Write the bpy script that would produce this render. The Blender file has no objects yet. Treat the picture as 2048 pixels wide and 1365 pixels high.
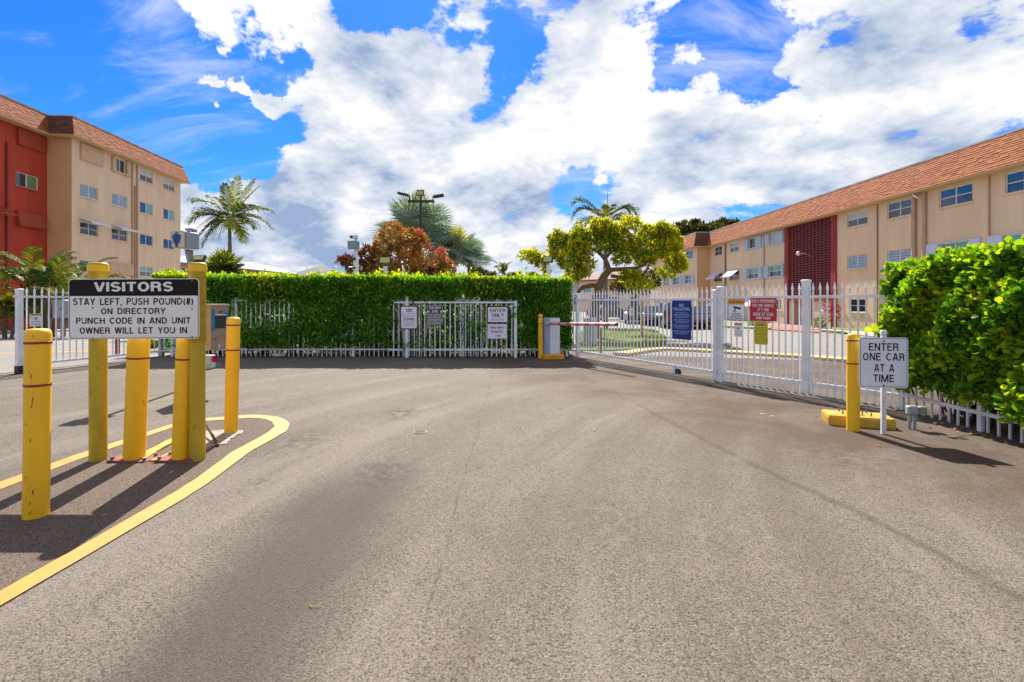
import bpy, math, random
import numpy as np
from mathutils import Vector, Matrix
random.seed(7); np.random.seed(7)
R = math.radians
scene = bpy.context.scene
COL = scene.collection

# ------------------------------------------------------------------ camera, sky, sun, exposure
EYE = 1.4; FPX = 1000.0; HX = 1024.0; HY = 604.0
cam_d = bpy.data.cameras.new('camera'); cam = bpy.data.objects.new('camera', cam_d); COL.objects.link(cam)
cam.location = (0, 0, EYE); cam.rotation_euler = (R(90), 0, 0)
cam_d.sensor_width = 36; cam_d.lens = 36 * FPX / 2048; cam_d.shift_y = -(682.5 - HY) / 2048
cam_d.clip_start = .05; cam_d.clip_end = 6000
scene.camera = cam
scene.view_settings.view_transform = 'Standard'; scene.view_settings.look = 'None'
scene.view_settings.exposure = 1.1; scene.view_settings.gamma = 1.0
scene.view_settings.use_curve_mapping = False
SUN_EL = R(46); SUN_AZ = math.atan2(-.15, 1)          # towards +Y, a little to the left
sun_dir = Vector((math.sin(SUN_AZ) * math.cos(SUN_EL), math.cos(SUN_AZ) * math.cos(SUN_EL), math.sin(SUN_EL)))
sd = bpy.data.lights.new('sun', 'SUN'); sd.energy = 4.8; sd.angle = R(.5); sd.color = (1, .94, .83)
so = bpy.data.objects.new('sun', sd); COL.objects.link(so)
so.rotation_euler = sun_dir.to_track_quat('Z', 'Y').to_euler(); so.location = (0, 0, 60)

def pxdir(px, py):
    return Vector(((px - HX) / FPX, 1, (HY - py) / FPX)).normalized()

def build_world():
    w = bpy.data.worlds.new('World'); scene.world = w; w.use_nodes = True
    nt = w.node_tree; N = nt.nodes; L = nt.links; N.clear()
    def math_(op, a, b=None, c=None, clamp=False):
        n = N.new('ShaderNodeMath'); n.operation = op; n.use_clamp = clamp
        for i, v in enumerate((a, b, c)):
            if v is None: continue
            if hasattr(v, 'is_linked'): L.new(v, n.inputs[i])
            else: n.inputs[i].default_value = v
        return n.outputs[0]
    def vmath(op, a, b=None):
        n = N.new('ShaderNodeVectorMath'); n.operation = op
        for i, v in enumerate((a, b)):
            if v is None: continue
            if hasattr(v, 'is_linked'): L.new(v, n.inputs[i])
            else: n.inputs[i].default_value = v
        return n
    tc = N.new('ShaderNodeTexCoord'); D = tc.outputs['Generated']
    sky = N.new('ShaderNodeTexSky'); sky.sky_type = 'NISHITA'; sky.sun_disc = False
    sky.sun_elevation = SUN_EL; sky.sun_rotation = SUN_AZ; sky.air_density = 1.0; sky.dust_density = .2; sky.ozone_density = 2.5
    hs = N.new('ShaderNodeHueSaturation'); hs.inputs['Saturation'].default_value = 1.3; hs.inputs['Value'].default_value = 1.0
    L.new(sky.outputs[0], hs.inputs['Color'])
    tint = N.new('ShaderNodeMix'); tint.data_type = 'RGBA'; tint.blend_type = 'MULTIPLY'; tint.inputs[0].default_value = 1
    tint.inputs[7].default_value = (.30, .74, 1.36, 1); L.new(hs.outputs[0], tint.inputs[6])
    skyc = tint.outputs[2]
    sep = N.new('ShaderNodeSeparateXYZ'); L.new(D, sep.inputs[0])
    z = sep.outputs[2]
    # flattened cloud-deck coordinates
    den = math_('ADD', math_('MAXIMUM', z, 0.0), .42)
    cd = N.new('ShaderNodeCombineXYZ')
    L.new(math_('DIVIDE', sep.outputs[0], den), cd.inputs[0]); L.new(math_('DIVIDE', sep.outputs[1], den), cd.inputs[1]); L.new(math_('MULTIPLY', z, 1.6), cd.inputs[2])
    # rotate so that streaks lean
    mp = N.new('ShaderNodeMapping'); mp.inputs['Rotation'].default_value = (0, 0, R(28)); mp.inputs['Location'].default_value = (3.1, 1.7, .4)
    L.new(cd.outputs[0], mp.inputs[0]); P = mp.outputs[0]
    def noise(vec, scale, detail, rough, dist=0):
        n = N.new('ShaderNodeTexNoise'); n.inputs['Scale'].default_value = scale; n.inputs['Detail'].default_value = detail
        n.inputs['Roughness'].default_value = rough; n.inputs['Distortion'].default_value = dist
        L.new(vec, n.inputs['Vector']); return n.outputs[0]
    n1 = noise(P, 3.4, 14, .62, .12)
    off = vmath('ADD', P, (.05, .10, .10)).outputs[0]
    n2 = noise(off, 3.4, 8, .6, .12)
    n3 = noise(P, 2.0, 7, .55, .0)
    # where the sky is open (blue) and where clouds pile up, as directions
    blobs = [  # px, py, radius px, strength (negative = blue)
        (110, 30, 330, -.36), (330, 190, 260, -.34), (470, 260, 190, -.28), (590, 110, 110, -.16), (250, 60, 300, -.16), (20, 240, 90, -.10),
        (790, 20, 120, -.26), (860, 60, 70, -.12), (1090, 120, 90, -.24), (1010, 90, 90, -.16), (1330, 20, 130, -.28), (1450, 90, 120, -.28), (1540, 170, 70, -.16),
        (1170, 385, 110, -.24), (1610, 262, 55, -.17), (1975, 250, 60, -.12), (640, 210, 50, -.10), (2000, 20, 60, -.10), (760, 310, 40, -.1),
        (50, 150, 110, .62), (120, 195, 70, .5), (470, 70, 50, .40), (510, 130, 50, .40), (545, 185, 60, .34), (640, 30, 80, .16), (560, 210, 80, .14), (700, 300, 260, .17), (300, 330, 180, .26), (240, 280, 60, .15), (420, 400, 170, .24), (560, 380, 150, .18), (330, 300, 120, .18), (480, 480, 160, .16), (640, 470, 160, .14), (620, 560, 120, .10), (760, 150, 150, .14), (1010, 480, 130, .12),
        (960, 280, 260, .12), (1250, 250, 230, .16), (1800, 150, 350, .22), (1300, 420, 260, .12), (1600, 330, 150, .05), (1560, 40, 60, .14)]
    wn = N.new('ShaderNodeTexNoise'); wn.inputs['Scale'].default_value = 3.2; wn.inputs['Detail'].default_value = 7; wn.inputs['Roughness'].default_value = .62; L.new(D, wn.inputs['Vector'])
    wv = vmath('SUBTRACT', wn.outputs['Color'], (.5, .5, .5)).outputs[0]; wsc = N.new('ShaderNodeVectorMath'); wsc.operation = 'SCALE'; wsc.inputs['Scale'].default_value = .50; L.new(wv, wsc.inputs[0])
    DW = vmath('ADD', D, wsc.outputs[0]).outputs[0]
    bias = None
    for (bx, by, br, s) in blobs:
        c = pxdir(bx, by)
        r2 = (br / FPX * c.y) ** 2      # angular radius squared
        dd = vmath('DISTANCE', DW, tuple(c)).outputs['Value']
        d2 = math_('MULTIPLY', dd, dd)
        m = math_('SUBTRACT', 1.0, math_('DIVIDE', d2, r2 * 1.6), clamp=True)
        t = math_('MULTIPLY', math_('MULTIPLY', m, m), s * 1.25)
        bias = t if bias is None else math_('ADD', bias, t)
    # near the horizon more cover
    lowb = math_('MULTIPLY', math_('SUBTRACT', 1.0, math_('DIVIDE', z, .30), clamp=True), .15)
    n1c = math_('MULTIPLY_ADD', n1, 1.45, -.225)
    dens_raw = math_('ADD', math_('ADD', math_('ADD', n1c, math_('MULTIPLY', bias, .95)), lowb), .045)
    mr = N.new('ShaderNodeMapRange'); mr.interpolation_type = 'SMOOTHSTEP'; mr.inputs['From Min'].default_value = .46; mr.inputs['From Max'].default_value = .58
    L.new(dens_raw, mr.inputs['Value']); dens = mr.outputs[0]
    cm = N.new('ShaderNodeMapping'); cm.inputs['Rotation'].default_value = (0, 0, R(-35)); cm.inputs['Scale'].default_value = (1, 2.6, 1); L.new(cd.outputs[0], cm.inputs[0])
    ci = noise(cm.outputs[0], 2.4, 12, .64, .5); cr2 = N.new('ShaderNodeMapRange'); cr2.interpolation_type = 'SMOOTHSTEP'; cr2.inputs['From Min'].default_value = .47; cr2.inputs['From Max'].default_value = .74; cr2.inputs['To Max'].default_value = .55
    L.new(ci, cr2.inputs['Value']); dens = math_('MAXIMUM', dens, cr2.outputs[0])
    # shading: emboss towards the sun + thick grey undersides
    emb = math_('MULTIPLY', math_('SUBTRACT', n1, n2), 3.6)
    thick = math_('MULTIPLY', math_('SUBTRACT', math_('ADD', math_('ADD', n3, math_('MULTIPLY', n1, .5)), math_('MULTIPLY', bias, .35)), .70, clamp=False), -1.25)
    lowg = math_('MULTIPLY', math_('SUBTRACT', 1.0, math_('DIVIDE', z, .30), clamp=True), -.30)
    lit = math_('ADD', math_('ADD', math_('ADD', emb, thick), lowg), .88, clamp=True)
    ramp = N.new('ShaderNodeValToRGB'); cr = ramp.color_ramp
    cr.elements[0].position = .0; cr.elements[0].color = (2.6, 3.5, 5.3, 1)
    cr.elements[1].position = 1; cr.elements[1].color = (7.9, 7.95, 8.1, 1)
    e = cr.elements.new(.35); e.color = (4.6, 5.2, 6.3, 1)
    e = cr.elements.new(.68); e.color = (6.1, 6.5, 7.2, 1)
    L.new(lit, ramp.inputs[0])
    mix = N.new('ShaderNodeMix'); mix.data_type = 'RGBA'; L.new(dens, mix.inputs[0]); L.new(skyc, mix.inputs[6]); L.new(ramp.outputs[0], mix.inputs[7])
    bg = N.new('ShaderNodeBackground'); bg.inputs['Strength'].default_value = .06; L.new(mix.outputs[2], bg.inputs['Color'])
    out = N.new('ShaderNodeOutputWorld'); L.new(bg.outputs[0], out.inputs[0])
build_world()

# ------------------------------------------------------------------ helpers
def P(px, py, d): return Vector(((px - HX) * d / FPX, d, EYE + (HY - py) * d / FPX))
def X(px, d): return (px - HX) * d / FPX
def Z(py, d): return EYE + (HY - py) * d / FPX
def G(px, py, z=0.0):
    d = (EYE - z) * FPX / (py - HY); return Vector(((px - HX) * d / FPX, d, z))
def gz(y):
    t = min(1, max(0, (y - 15) / 12)); return -.35 * t * t * (3 - 2 * t)

class MB:
    def __init__(s): s.v = []; s.f = []; s.sm = []
    def add(s, vs, fs, smooth=False):
        b = len(s.v); s.v += [tuple(v) for v in vs]
        for f in fs: s.f.append(tuple(b + i for i in f)); s.sm.append(smooth)
    def box(s, x0, x1, y0, y1, z0, z1):
        s.add([(x0,y0,z0),(x1,y0,z0),(x1,y1,z0),(x0,y1,z0),(x0,y0,z1),(x1,y0,z1),(x1,y1,z1),(x0,y1,z1)],
              [(0,3,2,1),(4,5,6,7),(0,1,5,4),(1,2,6,5),(2,3,7,6),(3,0,4,7)])
    def cbox(s, c, h, rot=None):
        c = Vector(c); vs = []
        for k in ((-1,-1,-1),(1,-1,-1),(1,1,-1),(-1,1,-1),(-1,-1,1),(1,-1,1),(1,1,1),(-1,1,1)):
            p = Vector((k[0]*h[0], k[1]*h[1], k[2]*h[2]))
            if rot: p = rot @ p
            vs.append(c + p)
        s.add(vs, [(0,3,2,1),(4,5,6,7),(0,1,5,4),(1,2,6,5),(2,3,7,6),(3,0,4,7)])
    def bbox(s, x0, x1, y0, y1, z0, z1, b=.01):   # bevelled box (vertical + top edges)
        def ring(i, z): 
            return [(x0+i+b,y0+i,z),(x1-i-b,y0+i,z),(x1-i,y0+i+b,z),(x1-i,y1-i-b,z),(x1-i-b,y1-i,z),(x0+i+b,y1-i,z),(x0+i,y1-i-b,z),(x0+i,y0+i+b,z)]
        vs = ring(0, z0) + ring(0, z1 - b) + ring(b, z1); n = 8; fs = []
        for r in range(2):
            for i in range(n): j = (i+1) % n; fs.append((r*n+i, r*n+j, (r+1)*n+j, (r+1)*n+i))
        fs.append(tuple(range(n-1, -1, -1))); fs.append(tuple(range(2*n, 3*n)))
        s.add(vs, fs)
    def cyl(s, p0, p1, r0, r1=None, n=12, caps=True, smooth=True):
        if r1 is None: r1 = r0
        p0 = Vector(p0); p1 = Vector(p1); a = (p1 - p0).normalized()
        u = a.orthogonal().normalized(); w = a.cross(u); vs = []
        for (p, r) in ((p0, r0), (p1, r1)):
            for i in range(n):
                t = 2*math.pi*i/n; vs.append(p + (u*math.cos(t) + w*math.sin(t))*r)
        s.add(vs, [(i, (i+1) % n, n+(i+1) % n, n+i) for i in range(n)], smooth)
        if caps:
            s.add(vs[:n], [tuple(range(n-1, -1, -1))]); s.add(vs[n:], [tuple(range(n))])
    def tube(s, pts, rs, n=8, caps=True):
        pts = [Vector(p) for p in pts]; rings = []; u = None
        for i, p in enumerate(pts):
            a = (pts[min(i+1, len(pts)-1)] - pts[max(i-1, 0)]).normalized()
            if u is None: u = a.orthogonal().normalized()
            u = (u - a*u.dot(a)).normalized(); w = a.cross(u)
            r = rs[i] if hasattr(rs, '__len__') else rs
            rings += [p + (u*math.cos(2*math.pi*k/n) + w*math.sin(2*math.pi*k/n))*r for k in range(n)]
        fs = [(q*n+k, q*n+(k+1) % n, (q+1)*n+(k+1) % n, (q+1)*n+k) for q in range(len(pts)-1) for k in range(n)]
        s.add(rings, fs, True)
        if caps:
            s.add(rings[:n], [tuple(range(n-1, -1, -1))]); s.add(rings[-n:], [tuple(range(n))])
    def lathe(s, prof, n=24, c=(0,0), smooth=True, z0=0):
        vs = []
        for (r, z) in prof:
            for i in range(n):
                t = 2*math.pi*i/n; vs.append((c[0]+r*math.cos(t), c[1]+r*math.sin(t), z+z0))
        fs = [(q*n+i, q*n+(i+1) % n, (q+1)*n+(i+1) % n, (q+1)*n+i) for q in range(len(prof)-1) for i in range(n)]
        s.add(vs, fs, smooth)
    def prism(s, poly, t0, t1, fn):
        """poly: list of (a,b); fn(a,b,t)->xyz"""
        n = len(poly); vs = [fn(a, b, t0) for a, b in poly] + [fn(a, b, t1) for a, b in poly]
        s.add(vs, [tuple(range(n-1, -1, -1)), tuple(range(n, 2*n))] + [(i, (i+1) % n, n+(i+1) % n, n+i) for i in range(n)])
    def quad(s, a, b, c, d): s.add([a, b, c, d], [(0, 1, 2, 3)])
    def mesh(s, name, m=None):
        me = bpy.data.meshes.new(name); me.from_pydata(s.v, [], s.f)
        if any(s.sm): me.polygons.foreach_set('use_smooth', s.sm)
        if m: me.materials.append(m)
        me.update(); return me
    def build(s, name, m, parent=None): return link(name, s.mesh(name, m), parent)

def link(name, me, parent=None, loc=None, rot=None):
    o = bpy.data.objects.new(name, me); COL.objects.link(o)
    if parent: o.parent = parent
    if loc is not None: o.location = loc
    if rot is not None: o.rotation_euler = rot
    return o
def tag(o, label, cat, group=None, kind=None):
    o['label'] = label; o['category'] = cat
    if group: o['group'] = group
    if kind: o['kind'] = kind
    return o
def empty(name, loc=(0,0,0), rz=0, label=None, cat=None, group=None, rot=None):
    o = bpy.data.objects.new(name, None); COL.objects.link(o); o.location = loc
    o.rotation_euler = rot if rot is not None else (0, 0, rz); o.empty_display_size = .2
    if label: tag(o, label, cat, group)
    return o
def copy_tree(o, parent=None):
    c = o.copy(); COL.objects.link(c); c.parent = parent
    for ch in list(o.children): copy_tree(ch, c)
    return c
def struct(o): o['kind'] = 'structure'; return o

# ------------------------------------------------------------------ materials
def newmat(name):
    m = bpy.data.materials.new(name); m.use_nodes = True; nt = m.node_tree
    b = nt.nodes.get('Principled BSDF') or nt.nodes.new('ShaderNodeBsdfPrincipled')
    return m, nt, b
def rgba(c): return (c[0], c[1], c[2], 1)
def pmat(name, c1, c2=None, scale=3, rough=.6, metal=0, bump=0, bscale=60, spots=None, spot_scale=8, spot_amt=.5, island=0, coat=0, spec=.5, detail=5, objrand=0, stretch=None):
    m, nt, b = newmat(name); N = nt.nodes; L = nt.links
    b.inputs['Roughness'].default_value = rough; b.inputs['Metallic'].default_value = metal
    b.inputs['Specular IOR Level'].default_value = spec
    if coat: b.inputs['Coat Weight'].default_value = coat
    geo = N.new('ShaderNodeNewGeometry'); pos = geo.outputs['Position']
    if stretch:
        mp = N.new('ShaderNodeMapping'); mp.inputs['Scale'].default_value = stretch; L.new(pos, mp.inputs[0]); pos = mp.outputs[0]
    def noise(sc, dt=detail, rg=.6):
        n = N.new('ShaderNodeTexNoise'); n.inputs['Scale'].default_value = sc; n.inputs['Detail'].default_value = dt; n.inputs['Roughness'].default_value = rg
        L.new(pos, n.inputs['Vector']); return n
    col = None
    if c2 is None: c2 = tuple(x*.82 for x in c1)
    n = noise(scale); r = N.new('ShaderNodeMapRange'); r.inputs[1].default_value = .35; r.inputs[2].default_value = .65
    L.new(n.outputs[0], r.inputs[0])
    fac = r.outputs[0]
    if island:
        mm = N.new('ShaderNodeMix'); mm.data_type = 'FLOAT'; mm.inputs[0].default_value = island
        src = geo.outputs['Random Per Island']
        oi = N.new('ShaderNodeObjectInfo'); ad = N.new('ShaderNodeMath'); ad.operation = 'ADD'; L.new(src, ad.inputs[0]); L.new(oi.outputs['Random'], ad.inputs[1])
        fr = N.new('ShaderNodeMath'); fr.operation = 'FRACT'; L.new(ad.outputs[0], fr.inputs[0])
        L.new(fac, mm.inputs[2]); L.new(fr.outputs[0], mm.inputs[3]); fac = mm.outputs[0]
    mx = N.new('ShaderNodeMix'); mx.data_type = 'RGBA'; mx.inputs[6].default_value = rgba(c1); mx.inputs[7].default_value = rgba(c2)
    L.new(fac, mx.inputs[0]); col = mx.outputs[2]
    if spots:
        s = noise(spot_scale, 8, .7); r2 = N.new('ShaderNodeMapRange'); r2.inputs[1].default_value = 1-spot_amt; r2.inputs[2].default_value = 1-spot_amt+.06
        L.new(s.outputs[0], r2.inputs[0])
        m2 = N.new('ShaderNodeMix'); m2.data_type = 'RGBA'; L.new(r2.outputs[0], m2.inputs[0]); L.new(col, m2.inputs[6]); m2.inputs[7].default_value = rgba(spots); col = m2.outputs[2]
    L.new(col, b.inputs['Base Color'])
    if bump:
        nb = noise(bscale, 4); bp = N.new('ShaderNodeBump'); bp.inputs['Strength'].default_value = bump; bp.inputs['Distance'].default_value = .02
        L.new(nb.outputs[0], bp.inputs['Height']); L.new(bp.outputs[0], b.inputs['Normal'])
    return m
def leafmat(name, cols, trans=.4, rough=.42, tcol=None, spec=.25):
    m, nt, b = newmat(name); N = nt.nodes; L = nt.links; b.inputs['Specular IOR Level'].default_value = spec
    geo = N.new('ShaderNodeNewGeometry'); oi = N.new('ShaderNodeObjectInfo')
    ad = N.new('ShaderNodeMath'); ad.operation = 'ADD'; L.new(geo.outputs['Random Per Island'], ad.inputs[0]); L.new(oi.outputs['Random'], ad.inputs[1])
    fr = N.new('ShaderNodeMath'); fr.operation = 'FRACT'; L.new(ad.outputs[0], fr.inputs[0])
    nz = N.new('ShaderNodeTexNoise'); nz.inputs['Scale'].default_value = 1.3; nz.inputs['Detail'].default_value = 3; L.new(geo.outputs['Position'], nz.inputs['Vector'])
    mm = N.new('ShaderNodeMath'); mm.operation = 'MULTIPLY_ADD'; mm.inputs[1].default_value = .9; mm.inputs[2].default_value = -.45; L.new(nz.outputs[0], mm.inputs[0])
    a2 = N.new('ShaderNodeMath'); a2.operation = 'ADD'; a2.use_clamp = True; L.new(fr.outputs[0], a2.inputs[0]); L.new(mm.outputs[0], a2.inputs[1])
    rp = N.new('ShaderNodeValToRGB'); cr = rp.color_ramp; k = len(cols)
    cr.elements[0].color = rgba(cols[0]); cr.elements[1].color = rgba(cols[-1])
    for i in range(1, k-1): e = cr.elements.new(i/(k-1)); e.color = rgba(cols[i])
    L.new(a2.outputs[0], rp.inputs[0])
    L.new(rp.outputs[0], b.inputs['Base Color']); b.inputs['Roughness'].default_value = rough
    tr = N.new('ShaderNodeBsdfTranslucent'); g = N.new('ShaderNodeMix'); g.data_type = 'RGBA'; g.blend_type = 'MULTIPLY'; g.inputs[0].default_value = 1
    g.inputs[7].default_value = rgba(tcol or (1.5, 1.35, .35)); L.new(rp.outputs[0], g.inputs[6]); L.new(g.outputs[2], tr.inputs['Color'])
    ms = N.new('ShaderNodeMixShader'); ms.inputs[0].default_value = trans; L.new(b.outputs[0], ms.inputs[1]); L.new(tr.outputs[0], ms.inputs[2])
    out = [n for n in N if n.type == 'OUTPUT_MATERIAL'][0]; L.new(ms.outputs[0], out.inputs['Surface'])
    return m
M = {}
M['bollard'] = pmat('bollard_yellow', (.86, .50, .006), (.80, .43, .006), 5, .42, spots=(.22, .12, .02), spot_scale=14, spot_amt=.37, bump=.05, bscale=40, stretch=(1, 1, .55))
M['post_olive'] = pmat('olive_yellow_paint', (.50, .36, .012), (.40, .27, .010), 6, .55, spots=(.10, .07, .03), spot_scale=13, spot_amt=.39, bump=.12, bscale=30, stretch=(1, 1, .5))
M['band_red'] = pmat('red_band', (.30, .02, .012), (.22, .018, .012), 20, .4)
M['rust'] = pmat('rusty_steel', (.28, .07, .035), (.13, .045, .03), 25, .8, bump=.2, bscale=90)
M['white_metal'] = pmat('white_painted_metal', (.78, .80, .84), (.64, .66, .71), 7, .38, bump=.02)
M['white_metal2'] = pmat('white_painted_metal_dirty', (.70, .72, .76), (.52, .53, .55), 4, .45)
M['sign_white'] = pmat('sign_white', (.76, .75, .74), (.68, .67, .67), 5, .35)
M['sign_blueish'] = pmat('sign_pale', (.74, .79, .86), (.68, .72, .79), 5, .35)
M['sign_black'] = pmat('sign_black', (.014, .010, .010), (.018, .014, .013), 5, .6, spec=.12)
M['sign_navy'] = pmat('sign_navy', (.006, .04, .24), (.006, .035, .20), 5, .35)
M['sign_dark'] = pmat('sign_dark', (.02, .028, .055), (.03, .04, .07), 5, .4)
M['sign_red'] = pmat('sign_red', (.50, .006, .02), (.44, .006, .018), 5, .35)
M['sign_orange'] = pmat('sign_orange', (.80, .38, .02), None, 5, .4)
M['sign_yellow'] = pmat('sign_yellow', (.68, .58, .02), (.6, .5, .02), 9, .4)
M['ink_blue'] = pmat('ink_blue', (.02, .06, .28), None, 5, .4)
M['ink_red'] = pmat('ink_red', (.40, .01, .04), None, 5, .4)
M['maroon'] = pmat('maroon_frame', (.13, .02, .015), None, 9, .5)
M['line_yellow'] = pmat('road_yellow', (.52, .245, .026), (.45, .205, .026), 9, .6, spots=(.22, .16, .11), spot_scale=16, spot_amt=.385, bump=.25, bscale=130)
M['kerb_faded'] = pmat('kerb_faded_yellow', (.62, .44, .15), (.45, .33, .15), 2, .8, spots=(.25, .2, .15), spot_scale=6, spot_amt=.40)
M['kerb_yellow'] = pmat('kerb_yellow', (.50, .31, .02), (.36, .22, .03), 6, .7, spots=(.3, .24, .16), spot_scale=12, spot_amt=.38, bump=.3, bscale=40)
M['concrete'] = pmat('concrete', (.36, .31, .25), (.20, .17, .14), 9, .85, bump=.3, bscale=70)
M['kerb_white'] = pmat('kerb_white', (.70, .66, .58), (.5, .47, .42), 3, .8)
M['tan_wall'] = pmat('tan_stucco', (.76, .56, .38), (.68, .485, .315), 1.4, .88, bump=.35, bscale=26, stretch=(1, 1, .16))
M['tan_wall_shade'] = pmat('tan_stucco_shade', (.66, .39, .19), (.60, .35, .17), .4, .88, bump=.35, bscale=26)  # tan stucco of the less lit returns and recess, shade put into the colour
M['red_wall'] = pmat('red_stucco', (.46, .05, .016), (.36, .036, .014), 1.4, .85, bump=.3, bscale=26, stretch=(1, 1, .16))
M['soffit'] = pmat('soffit_paint', (.60, .40, .19), (.54, .36, .17), 1, .8)
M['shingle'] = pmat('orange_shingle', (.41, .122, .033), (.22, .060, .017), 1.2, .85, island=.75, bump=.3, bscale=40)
M['shingle_dark'] = pmat('shaded_shingle', (.17, .06, .032), (.085, .03, .02), 1.2, .85, island=.6, bump=.3, bscale=40)  # darker orange shingle: shade of the return slopes in the colour; also the deck
M['roof_edge'] = pmat('roof_edge', (.5, .5, .48), (.28, .3, .32), 2, .6)
M['roof_top'] = pmat('roof_deck', (.5, .5, .5), None, 2, .9)
M['glass'] = pmat('window_glass', (.012, .022, .035), (.03, .05, .07), .9, .06, spec=.9)
M['glass_blue'] = pmat('window_glass_blue', (.01, .06, .16), (.02, .09, .2), .9, .08, spec=.8)
M['glass_teal'] = pmat('window_glass_teal', (.14, .42, .38), (.09, .3, .3), .9, .15)
M['glass_green'] = pmat('window_green_blind', (.14, .24, .09), (.11, .2, .08), .9, .3)
M['blind'] = pmat('window_blind', (.52, .56, .58), (.4, .46, .5), 3, .4)
M['louvre'] = pmat('window_louvre', (.42, .50, .56), (.30, .38, .46), 3, .25)
M['frame_white'] = pmat('window_frame', (.74, .75, .75), None, 5, .5)
M['shutter'] = pmat('blue_shutter', (.42, .52, .68), (.36, .46, .62), 5, .5)
M['shutter_lav'] = pmat('lavender_shutter', (.58, .60, .76), (.52, .54, .70), 5, .5)
M['awning'] = pmat('awning_white', (.66, .68, .72), (.56, .58, .62), 5, .5)
M['panel_tan'] = pmat('tan_panel', (.62, .42, .25), None, 3, .7)
M['panel_red'] = pmat('red_panel', (.36, .045, .015), None, 3, .7)
M['screen'] = pmat('maroon_block', (.22, .035, .036), (.17, .028, .03), 3, .8, island=.4)
M['screen_frame'] = pmat('maroon_surround', (.30, .032, .032), None, 2, .8)
M['interior'] = pmat('interior_shade', (.025, .01, .01), None, 2, .9)  # near-black, the shade inside stairwell and rooms put into the colour
M['door_red'] = pmat('door_red', (.42, .055, .012), None, 2, .5)
M['pipe'] = pmat('downpipe', (.30, .17, .09), None, 2, .6)
M['pipe_tan'] = pmat('downpipe_tan', (.52, .33, .2), None, 2, .6)
M['pipe_red'] = pmat('downpipe_red', (.18, .02, .012), None, 2, .6)
M['black'] = pmat('black_metal', (.018, .02, .018), None, 5, .45)
M['lamp_glass'] = pmat('lamp_lens', (.55, .48, .12), (.42, .4, .2), 25, .2)
M['grey'] = pmat('grey_metal', (.30, .32, .36), (.25, .27, .3), 5, .5)
M['greyblue'] = pmat('grey_blue_metal', (.22, .28, .38), None, 5, .5)
M['cabinet_blue'] = pmat('cabinet_blue', (.33, .42, .60), (.28, .37, .55), 3, .4)
M['cabinet_white'] = pmat('cabinet_white', (.66, .70, .76), None, 3, .4)
M['wood_yellow'] = pmat('yellowed_case', (.62, .36, .07), (.5, .27, .05), 5, .5)
M['panel_brown'] = pmat('brushed_tan_metal', (.30, .235, .19), (.24, .19, .155), 9, .38, metal=.3)
M['flange_blue'] = pmat('blue_flange', (.02, .17, .36), None, 9, .4)
M['shield_blue'] = pmat('shield_blue', (.012, .05, .26), None, 9, .4)
M['cream'] = pmat('cream_box', (.60, .56, .42), (.5, .46, .34), 9, .5)
M['green'] = pmat('green_paint', (.03, .25, .06), None, 9, .5)
M['pinkwhite'] = pmat('boom_pink', (.66, .24, .25), (.74, .40, .40), 4, .4)
M['steel'] = pmat('dark_steel', (.12, .115, .11), (.2, .19, .18), 12, .6, metal=.4)
M['tyre'] = pmat('tyre', (.015, .015, .015), None, 9, .8)
M['bark'] = pmat('bark', (.20, .115, .06), (.11, .065, .04), 9, .9, bump=.6, bscale=30)
M['bark_grey'] = pmat('palm_bark', (.22, .185, .15), (.12, .1, .085), 12, .9, bump=.5, bscale=30, stretch=(1, 1, 4))
M['twig'] = pmat('twig', (.07, .04, .022), None, 9, .9)
M['grass'] = leafmat('grass_blades', [(.13, .18, .02), (.2, .26, .03), (.3, .33, .04)], .35)
M['soil'] = pmat('soil', (.10, .06, .035), (.05, .035, .02), 9, .95)
M['lawn'] = pmat('lawn', (.17, .22, .03), (.10, .15, .02), 5, .9)
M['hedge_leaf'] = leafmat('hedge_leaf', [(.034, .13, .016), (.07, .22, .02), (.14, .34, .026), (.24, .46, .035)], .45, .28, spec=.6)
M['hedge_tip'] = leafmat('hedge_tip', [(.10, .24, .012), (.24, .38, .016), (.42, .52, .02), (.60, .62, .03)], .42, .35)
M['hedge_near'] = leafmat('hedge_near', [(.03, .11, .014), (.075, .22, .02), (.17, .36, .024), (.34, .50, .035)], .42, .27)
M['hedge_neartip'] = leafmat('hedge_neartip', [(.16, .34, .015), (.30, .46, .02), (.48, .56, .03)], .45, .3)
M['yellowtree'] = leafmat('yellow_tree_leaf', [(.05, .11, .010), (.17, .26, .015), (.50, .52, .02), (.82, .72, .03)], .46, .42)
M['croton'] = leafmat('croton_leaf', [(.16, .17, .05), (.30, .20, .05), (.46, .24, .05), (.58, .28, .05), (.42, .12, .05), (.26, .20, .07)], .25, .5, tcol=(1.2, 1.1, .6))
M['croton_dark'] = leafmat('croton_dark_leaf', [(.12, .10, .04), (.18, .08, .04), (.22, .05, .04), (.08, .02, .03)], .25, .5, tcol=(1.4, .8, .5))
M['croton_pink'] = leafmat('croton_pink_leaf', [(.48, .16, .10), (.58, .16, .12)], .3, .5, tcol=(1.4, .8, .7))
M['bismarck'] = leafmat('silver_palm_leaf', [(.10, .16, .12), (.22, .31, .25), (.40, .48, .42)], .2, .45, tcol=(1.1, 1.2, .7))
M['bismarck_y'] = leafmat('yellow_palm_leaf', [(.4, .36, .03), (.45, .42, .06)], .35, .45)
M['palm'] = leafmat('palm_leaf', [(.025, .055, .014), (.045, .095, .016), (.09, .15, .02), (.26, .25, .03)], .25, .55, spec=.1)
M['palm_y'] = leafmat('palm_leaf_young', [(.10, .16, .018), (.2, .25, .025), (.36, .32, .03)], .4, .5, spec=.1)
M['palm_dk'] = leafmat('palm_leaf_dark', [(.015, .035, .010), (.03, .07, .014), (.06, .12, .02), (.16, .24, .03)], .3, .5, spec=.12)
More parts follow.
